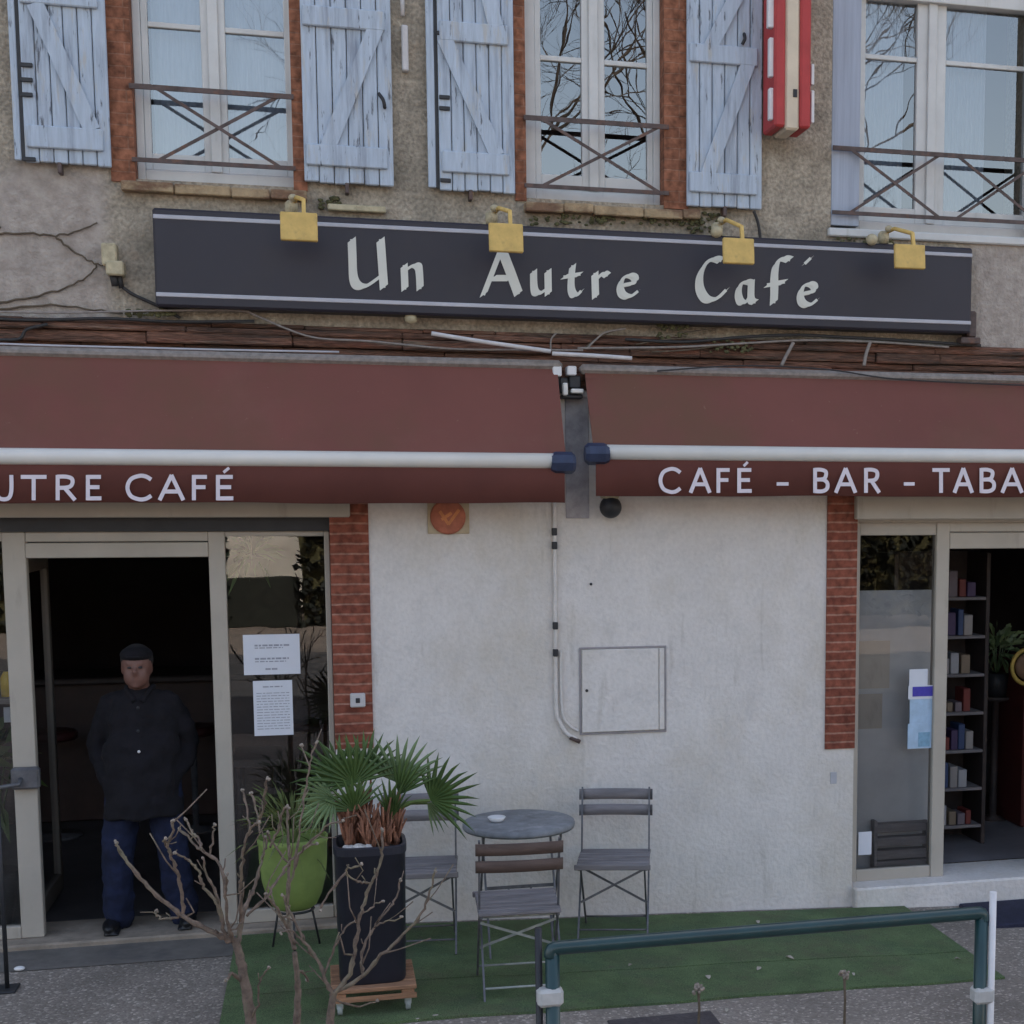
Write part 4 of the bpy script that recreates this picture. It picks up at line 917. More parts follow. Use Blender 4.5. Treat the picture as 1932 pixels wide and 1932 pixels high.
def leafy(mb, c, rad, nl, ll, lw, up=.3):
    for i in range(nl):
        d = Vector((random.gauss(0, 1), random.gauss(0, 1), random.gauss(up, .8))).normalized()
        b = Vector(c)+d*rad*random.uniform(.1, 1); s_ = d.cross(Vector((random.random(), random.random(), random.random()))).normalized()
        L = ll*random.uniform(.6, 1.2)
        t = b+d*L-Vector((0, 0, L*.25)); mid = b+d*L*.5
        mb.face([b, mid+s_*lw, t, mid-s_*lw])
mb = MB(); leafy(mb, (q.x, 1.6, zf+1.3), .22, 110, .14, .018)
for i in range(10): mb.tube([(q.x, 1.6, zf+1.1), (q.x+random.uniform(-.15, .15), 1.6+random.uniform(-.1, .1), zf+1.4)], .004, 5)
part('foliage', mb, mt['leaf2'], T)

# behind the left-hand glass: plants, yellow object
q = P(6, 1470, .35)
T = thing('potted_plant', 'broad-leaved houseplant behind the glass at the far left edge', 'plant', (q.x-.1, .45, .04))
mb = MB(); mb.lathe((q.x-.12, .45, .04), [(.12, 0), (.16, .3), (.15, .3)], 18); part('pot', mb, mt['dark'], T)
mb = MB(); leafy(mb, (q.x-.12, .45, .95), .26, 70, .2, .035); 
for i in range(8): mb.tube([(q.x-.12, .45, .32), (q.x-.12+random.uniform(-.18, .18), .45+random.uniform(-.1, .1), 1.05)], .006, 5)
part('foliage', mb, mt['leaf'], T)
mb = MB(); a = P(2, 1268, .25); b = P(20, 1315, .25); mb.lathe((a.x+.02, .27, b.z), [(.03, 0), (.032, .1), (.014, .14), (.014, (a.z-b.z))], 14)
T = single('yellow_bottle', mb, M('bright_yellow', (.75, .50, .02), .4, .1, 8), 'bright yellow bottle behind the glass at the far left edge', 'bottle', (a.x+.02, .27, b.z))
mb = MB(); a = P(-40, 1316, .25); b = P(28, 1324, .25); mb.box((a.x, .17, b.z), (b.x, .36, a.z-.001), .003); single('glass_shelf', mb, mt['slat_grey'], 'narrow grey shelf under the yellow bottle at the far left edge', 'shelf', tuple(a))
mb = MB(); a = P(7, 1334, .25); b = P(27, 1362, .25); mb.box((a.x, .24, b.z), (b.x, .25, a.z)); single('paper_card', mb, mt['paper'], 'small white card just below the yellow bottle at the far left edge', 'card', (a.x, .24, b.z))
# chairs' dark shapes and shelf behind the notices, inside
mb = MB(); a = P(440, 1430, .8); b = P(530, 1440, .8); mb.box((a.x, .7, b.z), (b.x, 1.2, a.z), .003); 
for (sx, sy) in ((a.x+.03, .73), (b.x-.03, .73), (a.x+.03, 1.17), (b.x-.03, 1.17)): mb.tube([(sx, sy, .04), (sx, sy, b.z)], .018, 8)
single('inside_table', mb, mt['wood_in'], 'dark wooden table inside behind the sheets on the glass', 'table', (a.x, .7, .04))
q = P(475, 1060, .5); mb = MB()
T = thing('hanging_plant', 'green trailing plant hanging high behind the glass right of the door', 'plant', (q.x, .5, q.z))
mb.lathe((q.x, .5, q.z-.1), [(.07, 0), (.1, .12), (.09, .12)], 16); part('pot', mb, mt['wood_in'], T)
mb = MB(); leafy(mb, (q.x, .5, q.z+.05), .12, 60, .14, .016, .1); part('foliage', mb, mt['leaf'], T)
mb = MB(); mb.tube([(q.x, .5, q.z-.02), (q.x, .5, 2.94)], .004, 5); part('cord', mb, mt['cable'], T)

mt['bar_wood'] = M('brown_counter_wood', (.045, .024, .02), .5, .3, 5)
T = thing('bar_counter', 'dark brown bar counter barely visible deep inside the left room', 'counter', (-1.2, 3.2, .036))
mb = MB(); mb.box((-2.6, 3.2, .036), (.4, 3.7, 1.08), .01); part('front', mb, mt['bar_wood'], T)
mb = MB(); mb.box((-2.7, 3.1, 1.081), (.5, 3.8, 1.13), .012); part('counter_top', mb, mt['wood_in'], T)
for x, lb in ((-1.9, 'dark bar stool before the counter, left of the man'), (-.95, 'dark bar stool before the counter, behind the man'), (-.1, 'dark bar stool before the counter, behind the right glass')):
    T = thing('bar_stool', lb, 'bar stool', (x, 2.7, .036), 'bar stools at the counter')
    mb = MB(); mb.lathe((x, 2.7, .74), [(.15, 0), (.17, .02), (.17, .05), (.15, .07)], 20); part('seat', mb, M('dark_red_seat', (.05, .014, .014), .5, .2, 8), T)
    mb = MB(); mb.lathe((x, 2.7, .036), [(.18, 0), (.17, .02), (.022, .03), (.022, .705)], 16); part('stem', mb, mt['chair_metal'], T)

# ------------------------------------------------------------------ person in the doorway
def mirror_px(p): return p
def person():
    fL = G(238, 1762, .035); fR = G(348, 1752, .035)     # his feet, as seen
    cx = X(272, 1500, .20); y0 = .20
    T = thing('person', 'man in black jacket and blue jeans standing in the open doorway, hands in pockets', 'person', (cx, y0, .035))
    H = 1.70; z = .035
    hip = [Vector((cx-.10, y0, z+.88)), Vector((cx+.10, y0, z+.88))]
    kn = [Vector((cx-.15, y0-.05, z+.49)), Vector((cx+.15, y0-.04, z+.49))]
    an = [Vector((cx-.17, y0, z+.09)), Vector((cx+.20, y0+.02, z+.09))]
    sh = [Vector((cx-.175, y0+.02, z+1.32)), Vector((cx+.175, y0+.02, z+1.32))]
    el = [Vector((cx-.265, y0+.06, z+1.08)), Vector((cx+.265, y0+.06, z+1.08))]
    wr = [Vector((cx-.19, y0-.03, z+.90)), Vector((cx+.19, y0-.03, z+.90))]
    head = Vector((cx-.005, y0-.06, z+1.55))
    def limb(mb, pts, rs, n=14):
        q = smoothpts(pts, 4); k = len(q); m_ = len(rs)-1
        r2 = []
        for i in range(k):
            t = i/(k-1)*m_; j = min(int(t), m_-1); r2.append(rs[j]+(rs[j+1]-rs[j])*(t-j))
        mb.tube(q, r2, n)
        mb.ell(q[0], (r2[0],)*3, 12, 8); mb.ell(q[-1], (r2[-1],)*3, 12, 8)
    def vox(o, size, sm=6):
        r_ = o.modifiers.new('remesh', 'REMESH'); r_.mode = 'VOXEL'; r_.voxel_size = size; r_.use_smooth_shade = True
        s_ = o.modifiers.new('smooth', 'SMOOTH'); s_.factor = .5; s_.iterations = sm
    def folds(o, st, sz):
        tx = bpy.data.textures.new('folds', 'CLOUDS'); tx.noise_scale = sz; tx.noise_depth = 2
        d_ = o.modifiers.new('folds', 'DISPLACE'); d_.texture = tx; d_.strength = st; d_.mid_level = .5; d_.texture_coords = 'GLOBAL'
    b = MB()
    b.ell((cx, y0+.01, z+1.20), (.15, .09, .19)); b.ell((cx, y0-.02, z+1.02), (.155, .11, .16)); b.ell((cx, y0, z+.88), (.165, .12, .13))
    b.tube([(cx, y0+.01, z+1.38), head+Vector((0, .02, -.06))], [.065, .058], 14)
    for i in (0, 1):
        limb(b, [hip[i], kn[i], an[i]], [.085, .058, .04]); limb(b, [sh[i]+Vector((.03 if i == 0 else -.03, .01, -.04)), el[i], wr[i]], [.036, .032, .026])
        b.ell(an[i]+Vector((-.03 if i == 0 else .025, -.07, -.056)), (.03, .085, .024))
        d = (wr[i]-el[i]).normalized(); sx = -1 if i else 1
        b.ell(wr[i]+d*.045, (.026, .034, .046))
        for k in range(4):
            p0 = wr[i]+d*.07+Vector((0, -.026+k*.018, -.005)); p1 = p0+d*.045; p2 = p1+d*.02+Vector((sx*.015, 0, -.025+.003*k)); b.tube([p0, p1, p2], [.0095, .009, .007], 8)
        p0 = wr[i]+d*.025+Vector((0, -.03, 0)); b.tube([p0, p0+d*.03+Vector((0, -.02, -.01)), p0+d*.055+Vector((0, -.022, -.02))], [.012, .011, .008], 8)
    # head: skull, jaw, brow, nose, lips, ears
    b.ell(head+Vector((0, .012, .025)), (.088, .102, .108), 20, 14); b.ell(head+Vector((0, -.022, -.045)), (.074, .074, .074), 18, 12)
    b.ell(head+Vector((0, -.066, -.092)), (.028, .022, .02)); b.ell(head+Vector((0, -.078, .035)), (.052, .014, .012))
    b.tube([head+Vector((0, -.082, .022)), head+Vector((0, -.108, -.018))], [.009, .015], 10); b.ell(head+Vector((0, -.098, -.024)), (.020, .013, .010))
    b.ell(head+Vector((0, -.083, -.055)), (.024, .009, .005)); b.ell(head+Vector((0, -.081, -.065)), (.020, .009, .006))
    for sx in (-1, 1):
        b.ell(head+Vector((sx*.040, -.058, -.02)), (.026, .018, .024)); b.ell(head+Vector((sx*.080, .008, -.005)), (.010, .02, .032))
    body = part('body', b, mt['skin'], T); vox(body, .0075, 7)
    for sx in (-1, 1):
        e = MB(); e.ell(head+Vector((sx*.030, -.083, .012)), (.013, .009, .007)); part('eye', e, mt['dark'], T)
    h = MB(); h.ell(head+Vector((0, .026, .048)), (.093, .102, .092), 20, 14); h.ell(head+Vector((0, .07, -.01)), (.080, .050, .078)); hair = part('hair', h, mt['hair'], T)
    h = MB(); h.ell(head+Vector((0, .008, .078)), (.093, .108, .052), 20, 12); h.ell(head+Vector((0, -.070, .072)), (.052, .040, .012), 18, 8); part('flat_cap', h, mt['jacket'], T)
    j = MB()
    j.ell((cx, y0+.01, z+1.22), (.215, .14, .215), 20, 12); j.ell((cx, y0-.02, z+1.03), (.220, .17, .23), 20, 12); j.tube([(cx, y0-.005, z+1.05), (cx, y0, z+.86), (cx, y0, z+.68)], [.20, .215, .232], 22)
    j.tube([(cx, y0+.01, z+1.34), (cx, y0, z+1.435)], [.125, .078], 16); j.ell(sh[0]+Vector((.06, 0, .03)), (.10, .08, .055)); j.ell(sh[1]+Vector((-.06, 0, .03)), (.10, .08, .055))
    for i in (0, 1): limb(j, [sh[i], el[i], wr[i]], [.070, .060, .050])
    jk = part('jacket', j, mt['jacket'], T); vox(jk, .012, 5); folds(jk, .055, .13)
    cl = MB()
    for sx in (-1, 1): cl.tube(smoothpts([(cx+sx*.075, y0+.03, z+1.43), (cx+sx*.062, y0-.05, z+1.42), (cx+sx*.02, y0-.115, z+1.36)], 4), .016, 8)
    part('collar', cl, mt['jacket'], jk)
    for zz in (1.33, 1.2, 1.08, .96):
        bt = MB(); bt.ell((cx+.005, y0-.135-(.062 if zz < 1.25 else .02), z+zz), (.009, .005, .009), 8, 6); part('button', bt, mt['whitepole' if zz == 1.08 else 'dark'], jk)
    t = MB(); t.ell((cx, y0, z+.86), (.18, .135, .12))
    for i in (0, 1): limb(t, [hip[i], kn[i], an[i]+Vector((0, -.02, -.025))], [.112, .094, .086])
    tr = part('trousers', t, mt['jeans'], T); vox(tr, .012, 5); folds(tr, .045, .10)
    for i in (0, 1):
        s_ = MB(); dx = -.035 if i == 0 else .03
        s_.ell(an[i]+Vector((dx, -.085, -.052)), (.050, .125, .038), 16, 10); s_.ell(an[i]+Vector((0, .0, -.04)), (.045, .055, .048), 14, 10); s_.box((an[i].x-.045+dx*.6, an[i].y-.20, z), (an[i].x+.045+dx*.6, an[i].y+.055, z+.018), .008)
        so = part('shoe', s_, mt['shoe'], T); vox(so, .009, 2)
    T.scale = (.94, 1, .962)
person()

# ------------------------------------------------------------------ turf carpet, mat, manhole
f0, f1 = GG(1017, 1912), GG(1830, 1852); m0, m1 = GG(793, 1854), GG(1800, 1800)
def lin(p, q, x): return p.y+(q.y-p.y)*(x-p.x)/(q.x-p.x)
xl, xr = G(415, 1932).x, GG(1885, 1840).x
def strip(ya, yb_, lab):
    mb = MB(); n = 70; H_ = .014
    def wob(x): return .010*math.sin(x*3.3)+.006*math.sin(x*9.1+2)
    for i in range(n):
        a, b = xl+(xr-xl)*i/n, xl+(xr-xl)*(i+1)/n
        P4 = [(a, ya(a), gz(a)), (b, ya(b), gz(b)), (b, yb_(b), gz(b)), (a, yb_(a), gz(a))]
        up_ = [(x, y, z+H_) for x, y, z in P4]; dn = [(x, y, z+.001) for x, y, z in P4]
        mb.face(up_, True); mb.face([dn[0], dn[1], up_[1], up_[0]]); mb.face([dn[2], dn[3], up_[3], up_[2]])
        if i == 0: mb.face([dn[3], dn[0], up_[0], up_[3]])
        if i == n-1: mb.face([dn[1], dn[2], up_[2], up_[1]])
    single('turf_carpet', mb, mt['turf'], lab, 'artificial turf', ((xl+xr)/2, -1, 0), 'strips of artificial turf')
def wob(x): return .008*math.sin(x*3.3)+.005*math.sin(x*9.1+2)
strip(lambda x: lin(f0, f1, x)+wob(x), lambda x: lin(m0, m1, x)-.008+wob(x+2), 'front strip of green artificial turf, nearest the barrier')
strip(lambda x: lin(m0, m1, x)+.006+wob(x+2), lambda x: -.075, 'rear strip of green artificial turf, against the white wall')
a = GG(1872, 1752); b = GG(1990, 1700); mb = MB(); mb.box((a.x, a.y, a.z-.02), (a.x+.9, a.y+.5, a.z+.022), .008)
single('doormat', mb, mt['rubber'], 'dark blue doormat before the right-hand shop step', 'doormat', (a.x, a.y, a.z))
c = GG(1270, 1945); mb = MB(); mb.box((c.x-.29, c.y-.3, c.z-.02), (c.x+.24, c.y+.19, c.z+.016), .01)
single('manhole_cover', mb, mt['manhole'], 'dark rectangular cover in the pavement at the bottom edge', 'manhole cover', (c.x, c.y, c.z))
for i, (u, v) in enumerate(((1062, 1786), (1190, 1822), (1430, 1741), (1481, 1745), (1645, 1737), (1490, 1808), (1432, 1829), (1336, 1845), (1807, 1810), (1610, 1840), (822, 1920), (788, 1925), (1371, 1908), (1850, 1855))):
    p = GG(u, v, .017 if v < 1850 else .003); mb = MB(); r_ = random.uniform(.010, .022); an_ = random.uniform(0, 6)
    q0 = [Vector((math.cos(an_+t)*r_*k, math.sin(an_+t)*r_*k, h)) for t, k, h in ((0, 1.5, .006), (1.2, .8, .014), (2.2, .7, .009), (3.14, 1.4, .003), (4.2, .75, .008), (5.2, .8, .013))]
    mb.face([p+q for q in q0]); mb.face([p+q-Vector((0, 0, .0015)) for q in q0][::-1])
    single('fallen_leaf', mb, mt['dry'], 'small pale dried leaf lying on the turf or pavement', 'leaf', tuple(p), 'dried leaves on the ground')

# ------------------------------------------------------------------ bistro chairs and table
def make_chair(brown, label, loc, rot, sc=1.0):
    T = thing('bistro_chair', label, 'chair', (0, 0, 0), 'folding bistro chairs around the table')
    slat = mt['slat_brown' if brown else 'slat_grey']; me_ = mt['chair_metal']; W = .19
    def add(nm, mb, m_, par=T): return part(nm, mb, m_, par, local=True)
    s = MB()
    for i in range(7):
        y = -.185+i*.058; s.box((-.205, y, .440-.004*abs(i-3)*.5), (.205, y+.048, .458-.004*abs(i-3)*.5), .004)
    s.box((-.215, -.20, .425), (.215, -.188, .457), .004)
    add('seat', s, mt['slat_grey'])
    sf_ = MB()
    for sx in (-1, 1): sf_.box((sx*W-.008, -.18, .418), (sx*W+.008, .2, .438), .003)
    add('seat_frame', sf_, me_)
    def yb(z): return .14+(z-.45)*.22
    for (za, zb_) in ((.655, .715), (.745, .805)):
        s = MB(); n = 10
        for i in range(n):
            xa, xb = -.215+.43*i/n, -.215+.43*(i+1)/n
            def cv(x): return yb(za)+.018+(-.02*(1-(x/.215)**2))*-1
            A, Bb = cv(xa), cv(xb)
            s.face([(xa, A-.011, za), (xb, Bb-.011, za), (xb, Bb-.0, zb_), (xa, A-.0, zb_)], True)
            s.face([(xb, Bb+.004, za), (xa, A+.004, za), (xa, A+.015, zb_), (xb, Bb+.015, zb_)], True)
            s.face([(xa, A-.0, zb_), (xb, Bb-.0, zb_), (xb, Bb+.015, zb_), (xa, A+.015, zb_)]); s.face([(xa, A+.004, za), (xb, Bb+.004, za), (xb, Bb-.011, za), (xa, A-.011, za)])
        for x in (-.215, .215):
            A = cv(x); s.face([(x, A-.011, za), (x, A, zb_), (x, A+.015, zb_), (x, A+.004, za)])
        add('back_slat', s, slat)
    for sx in (-1, 1):
        s = MB(); x = sx*(W+.006)
        s.bar((x, yb(.82), .82), (x, .13, .43), .020, .010, Vector((1, 0, 0))); s.bar((x, .13, .43), (x, -.21, .0), .020, .010, Vector((1, 0, 0))); add('long_leg', s, me_)
        s = MB(); x = sx*(W-.010); s.bar((x, -.17, .43), (x, .22, 0), .020, .010, Vector((1, 0, 0))); add('short_leg', s, me_)
    s = MB(); s.tube([(-W, -.155, .07), (W, -.155, .07)], .006, 8); s.tube([(-W+.012, .17, .055), (W-.012, .17, .055)], .006, 8); s.tube([(-W, .10, .40), (W, .10, .40)], .006, 8); add('stretcher', s, mt['chair_pale'] if brown else me_)
    s = MB()
    ly = lambda z: .13+(-.34)*(.43-z)/.43
    s.bar((-W, ly(.37), .37), (W, ly(.20), .20), .013, .005, Vector((0, 1, 0))); s.bar((-W, ly(.20)+.007, .20), (W, ly(.37)+.007, .37), .013, .005, Vector((0, 1, 0))); add('cross_brace', s, mt['chair_pale'] if brown else me_)
    T.location = loc; T.rotation_euler = (0, 0, rot); T.scale = (sc,)*3
    return T
cC = (GG(1097, 1783)+GG(1210, 1764))/2
make_chair(False, 'grey folding bistro chair on the right of the table, fully in view against the wall', (cC.x+.03, cC.y+.07, .014+gz(cC.x)), R(-14))
cA = GG(853, 1795)
make_chair(False, 'grey folding bistro chair between the palm pot and the table, half hidden by fronds', (cA.x-.16, cA.y+.12, .014+gz(cA.x)), R(-6))
cB = (GG(930, 1903)+GG(1062, 1886))/2
make_chair(True, 'brown-backed folding bistro chair in front of the table, its back to the street', (cB.x-.02, cB.y+.24, .014+gz(cB.x)), R(180-3))
tc_ = GG(979, 1548, .725)
T = thing('bistro_table', 'small round grey metal table with a white dish on it', 'table', (tc_.x, tc_.y, .014))
GT = gz(tc_.x)
mb = MB(); mb.lathe((tc_.x, tc_.y, .70), [(.285, 0), (.305, -.012), (.31, 0), (.308, .018), (.30, .024), (.001, .024)], 40); part('tabletop', mb, mt['tabletop'], T)
for (ax, ay, bx_, by_) in ((-.21, -.16, -.21, .22), (.21, -.16, .21, .22), (-.19, .16, -.19, -.22), (.19, .16, .19, -.22)):
    mb = MB(); mb.bar((tc_.x+ax, tc_.y+ay, .69), (tc_.x+bx_, tc_.y+by_, .014), .02, .010, Vector((1, 0, 0))); part('leg', mb, mt['chair_metal'], T)
mb = MB(); mb.tube([(tc_.x-.21, tc_.y-.12, .672), (tc_.x+.21, tc_.y-.12, .672)], .006, 6); mb.bar((tc_.x-.19, tc_.y, .35), (tc_.x+.19, tc_.y, .35), .018, .008); part('brace', mb, mt['chair_metal'], T); mb = MB(); mb.bar((tc_.x-.07, tc_.y-.003, .352), (tc_.x+.004, tc_.y-.01, .235), .010, .005); mb.bar((tc_.x+.07, tc_.y-.003, .352), (tc_.x-.004, tc_.y-.012, .235), .010, .005); part('lower_brace', mb, mt['chair_metal'], T)
T.location.z += GT
for ch_ in T.children: pass
p = GG(937, 1547, .73)
mb = MB(); mb.lathe((p.x, p.y, .7255+GT), [(.028, 0), (.034, .004), (.05, .026), (.047, .028), (.03, .01), (.001, .008)], 24)
single('ashtray', mb, mt['porcelain'], 'small white dish on the left of the round table', 'dish', (p.x, p.y, .7255+GT))

# ------------------------------------------------------------------ palm pot on dolly
pc = G(705, 1872, .10)
px_, py_ = pc.x, pc.y+.12
T = thing('plant_dolly', 'low wooden dolly on small wheels under the black planter', 'dolly', (px_, py_, .014))
for i, y in enumerate((-.17, -.085, 0, .085, .17)):
    mb = MB(); mb.box((px_-.20, py_+y-.035, .128), (px_+.20, py_+y+.035, .150), .004); part('slat', mb, mt['pallet'], T)
for x in (-.16, .16): mb = MB(); mb.box((px_+x-.03, py_-.2, .085), (px_+x+.03, py_+.2, .127), .003); part('rail', mb, mt['pallet'], T)
mb = MB(); mb.box((px_-.2, py_-.205, .085), (px_+.2, py_-.201, .112), .001); part('front_board', mb, mt['pallet'], T)
for x in (-.16, .16):
    for y in (-.16, .16):
        q = MB(); q.lathe((0, 0, 0), [(.02, -.012), (.027, -.01), (.027, .01), (.02, .012)], 18); rz = Matrix.Rotation(R(90), 3, 'Y')
        mb = MB(); mb.v = [rz @ v + Vector((px_+x, py_+y, .014+.0275)) for v in q.v]; mb.f = q.f; mb.sm = q.sm; mb.box((px_+x-.016, py_+y-.012, .045), (px_+x+.016, py_+y+.012, .084), .003); part('wheel', mb, mt['chair_pale'], T)
T = thing('palm_planter', 'tall square black planter with a fan palm, standing on the wooden dolly', 'potted palm', (px_, py_, .151))
mb = MB(); hb, ht_ = .158, .168; z0, z1 = .151, .825; NP = 40
rings = [(hb*.97, z0), (hb, z0+.01), (ht_, z1-.045), (ht_+.005, z1-.04), (ht_+.006, z1-.004), (ht_, z1), (ht_-.012, z1), (ht_-.018, z1-.06)]
b0 = len(mb.v)
for hh_, zz_ in rings:
    for j in range(NP):
        t = 2*math.pi*j/NP; c_, s__ = math.cos(t), math.sin(t); e_ = 2/4.5
        mb.v.append(Vector((px_+hh_*math.copysign(abs(c_)**e_, c_), py_+hh_*math.copysign(abs(s__)**e_, s__), zz_)))
for i in range(len(rings)-1):
    for j in range(NP):
        j2 = (j+1) % NP; mb.f.append((b0+i*NP+j, b0+i*NP+j2, b0+(i+1)*NP+j2, b0+(i+1)*NP+j)); mb.sm.append(i in (1, 2))
mb.f.append(tuple(b0+j for j in range(NP))[::-1]); mb.sm.append(False)
part('planter', mb, mt['pot'], T)
mb = MB(); mb.lathe((px_, py_, z1-.1), [(.14, 0), (.146, .06), (.10, .072), (.001, .075)], 20); part('soil', mb, mt['soil'], T)
mb = MB()
for i in range(26): mb.ell((px_-.12+random.uniform(0, .12), py_-.13+random.uniform(0, .06), z1-.018+random.uniform(0, .012)), (random.uniform(.012, .026), .014, .010), 7, 5)
part('pebbles', mb, mt['pebble'], T)
# fibrous stumps
for (dx, dy, h, r_) in ((-.095, -.03, .25, .050), (-.03, .03, .30, .055), (.065, -.04, .17, .036), (.12, .02, .21, .034), (.0, -.08, .16, .034)):
    mb = MB(); n = 7; cx_, cy_ = px_+dx, py_+dy
    mb.tube([(cx_+.006*math.sin(i*1.3), cy_, z1-.04+h*.8*i/n) for i in range(n+1)], [r_*.62*(1-.4*i/n)+random.uniform(-.004, .004) for i in range(n+1)], 12)
    for i in range(34):
        a = random.uniform(0, 6.28); zz = random.uniform(-.03, h*.62); ca, sa = math.cos(a), math.sin(a); L = random.uniform(.06, .13)
        p0 = Vector((cx_+r_*.5*ca, cy_+r_*.5*sa, z1+zz)); p1 = p0+Vector((ca*.016, sa*.016, L*.5)); p2 = p0+Vector((ca*random.uniform(.015, .045), sa*random.uniform(.015, .045), L))
        mb.tube([p0, p1, p2], [.0095, .0075, random.uniform(.002, .005)], 5)
    part('leaf_bases', mb, mt['fibre'], T)
def fan(base, tip_dir, nrm, rad, mat, nseg=22, spread=200, stalk_from=None):
    """palmate leaf: folded pointed segments fused near the hub"""
    d = tip_dir.normalized(); nrm = (nrm-d*nrm.dot(d)).normalized(); sd_ = d.cross(nrm)
    mb = MB()
    for i in range(nseg):
        t = (i+.5)/nseg-.5; a = R(spread)*t; L = rad*(1-.28*abs(t)*1.4)*random.uniform(.9, 1.06)
        dr = d*math.cos(a)+sd_*math.sin(a); pr = -d*math.sin(a)+sd_*math.cos(a)
        hw = L*.42*math.tan(R(spread)/nseg/2)*1.02
        droop = Vector((0, 0, -1))*L*random.uniform(.02, .16)
        b0 = base; m1 = base+dr*L*.42+nrm*L*.02; m2 = base+dr*L*.75+nrm*L*.02+droop*.35; tp = base+dr*L+droop
        fo = nrm*hw*.55
        mb.face([b0, m1+pr*hw-fo, m1+fo], True); mb.face([b0, m1+fo, m1-pr*hw-fo], True)
        w2_ = hw*.62
        mb.face([m1+pr*hw-fo, m2+pr*w2_-fo*.6, m2+fo*.6, m1+fo], True); mb.face([m1+fo, m2+fo*.6, m2-pr*w2_-fo*.6, m1-pr*hw-fo], True)
        mb.face([m2+pr*w2_-fo*.6, tp, m2+fo*.6], True); mb.face([m2+fo*.6, tp, m2-pr*w2_-fo*.6], True)
    o = part('frond', mb, mat, T)
    s_ = MB(); a = stalk_from; mid = (a+base)/2+Vector((0, 0, .03)); s_.tube(smoothpts([a, mid, base], 6), [.012]*7+[.008]*6, 6); part('stalk', s_, mt['petiole'], o)
def pp(u, v, dy=0): return P(u, v, py_+dy)
top1 = Vector((px_-.05, py_, z1+.16)); top2 = Vector((px_+.10, py_, z1+.10))
V_ = Vector
def dirpx(u0, v0, u1, v1, dy=0): return (P(u1, v1, py_+dy)-P(u0, v0, py_))
fans = [ (668, 1478, 640, 1375, -.06, .30, 'leaf', top1, 190), (640, 1470, 585, 1400, .05, .27, 'leaf', top1, 160), (690, 1465, 705, 1372, .1, .28, 'leaf', top1, 130),
         (630, 1505, 575, 1520, -.12, .22, 'leaf2', top1, 160), (668, 1530, 640, 1440, -.12, .25, 'leaf', top1, 150),
         (752, 1478, 768, 1390, .0, .30, 'leaf2', top2, 150), (752, 1500, 800, 1410, -.06, .28, 'leaf', top2, 80), (738, 1545, 742, 1440, -.1, .27, 'leaf', top2, 70),
         (812, 1510, 900, 1455, -.05, .30, 'leaf', top2, 160), (806, 1515, 862, 1560, .1, .2, 'leaf2', top2, 90), (600, 1530, 560, 1560, .05, .16, 'leaf2', top1, 130) ]
for (u0, v0, u1, v1, dy, rad, mk, tp, spd) in fans:
    b = P(u0, v0, py_+dy*.4); d = P(u1, v1, py_+dy)-b
    nr = Vector((random.uniform(-.35, .35), -1, random.uniform(.1, .6)))
    fan(b, d, nr, rad*.95, mt[mk], max(8, int(spd/11.5)), spd, tp+Vector((random.uniform(-.03, .03), random.uniform(-.03, .03), 0)))

# lime pot on a thin stand by the glass
q = P(556, 1712, -.42)
zb_ = q.z
T = thing('lime_planter', 'lime green plant pot before the shop glass, left of the palm', 'plant pot', (q.x, -.42, zb_))
mb = MB(); rw = (X(622, 1600, -.42)-X(492, 1600, -.42))/2
mb.lathe((q.x, -.42, zb_), [(rw*.50, 0), (rw*.66, .02), (rw*.82, .08), (rw*.94, .17), (rw*.99, .27), (rw*1.0, .36), (rw*1.03, .37), (rw*1.03, .40), (rw*.97, .40), (rw*.92, .34), (.001, .34)], 36); part('pot', mb, mt['lime'], T)
mb = MB(); leafy(mb, (q.x, -.42, zb_+.42), .20, 150, .20, .007, 1.1)
for i in range(26): 
    a = random.uniform(0, 6.28); mb.tube(smoothpts([(q.x, -.42, zb_+.34), (q.x+.08*math.cos(a), -.42+.06*math.sin(a), zb_+.5), (q.x+.2*math.cos(a), -.42+.14*math.sin(a), zb_+.56+random.uniform(-.05, .1))], 4), .003, 5)
part('foliage', mb, M('yellow_green_grass', (.12, .15, .05), .7, .4, 12), T)
T = thing('plant_stand', 'thin black metal stand carrying the lime green pot', 'plant stand', (q.x, -.42, 0))
mb = MB(); n = 20; mb.tube([(q.x+rw*.56*math.cos(2*math.pi*i/n), -.42+rw*.56*math.sin(2*math.pi*i/n), zb_-.008) for i in range(n+1)], .007, 6, False); part('ring', mb, mt['dark'], T)
for k in range(3):
    a = 2*math.pi*k/3+.5; mb = MB(); mb.tube([(q.x+rw*.56*math.cos(a), -.42+rw*.56*math.sin(a), zb_-.008), (q.x+rw*.8*math.cos(a), -.42+rw*.8*math.sin(a), .014)], .006, 6); part('leg', mb, mt['dark'], T)

# black thin post at far left
p = G(14, 1868)
T = thing('metal_stand', 'thin black metal post with a small foot at the far left edge', 'post', (p.x, p.y, 0))
mb = MB(); mb.tube([(p.x, p.y, .012), (p.x, p.y, 1.05)], .011, 8); part('post', mb, mt['dark'], T)
mb = MB(); mb.box((p.x-.05, p.y-.07, .001), (p.x+.05, p.y+.07, .012), .004); part('foot', mb, mt['dark'], T)
p = G(37, 1832); mb = MB(); mb.ell((p.x, p.y, .014), (.028, .02, .012)); single('litter', mb, mt['porcelain'], 'small white scrap on the pavement beside the thin black post', 'litter', (p.x, p.y, .002))

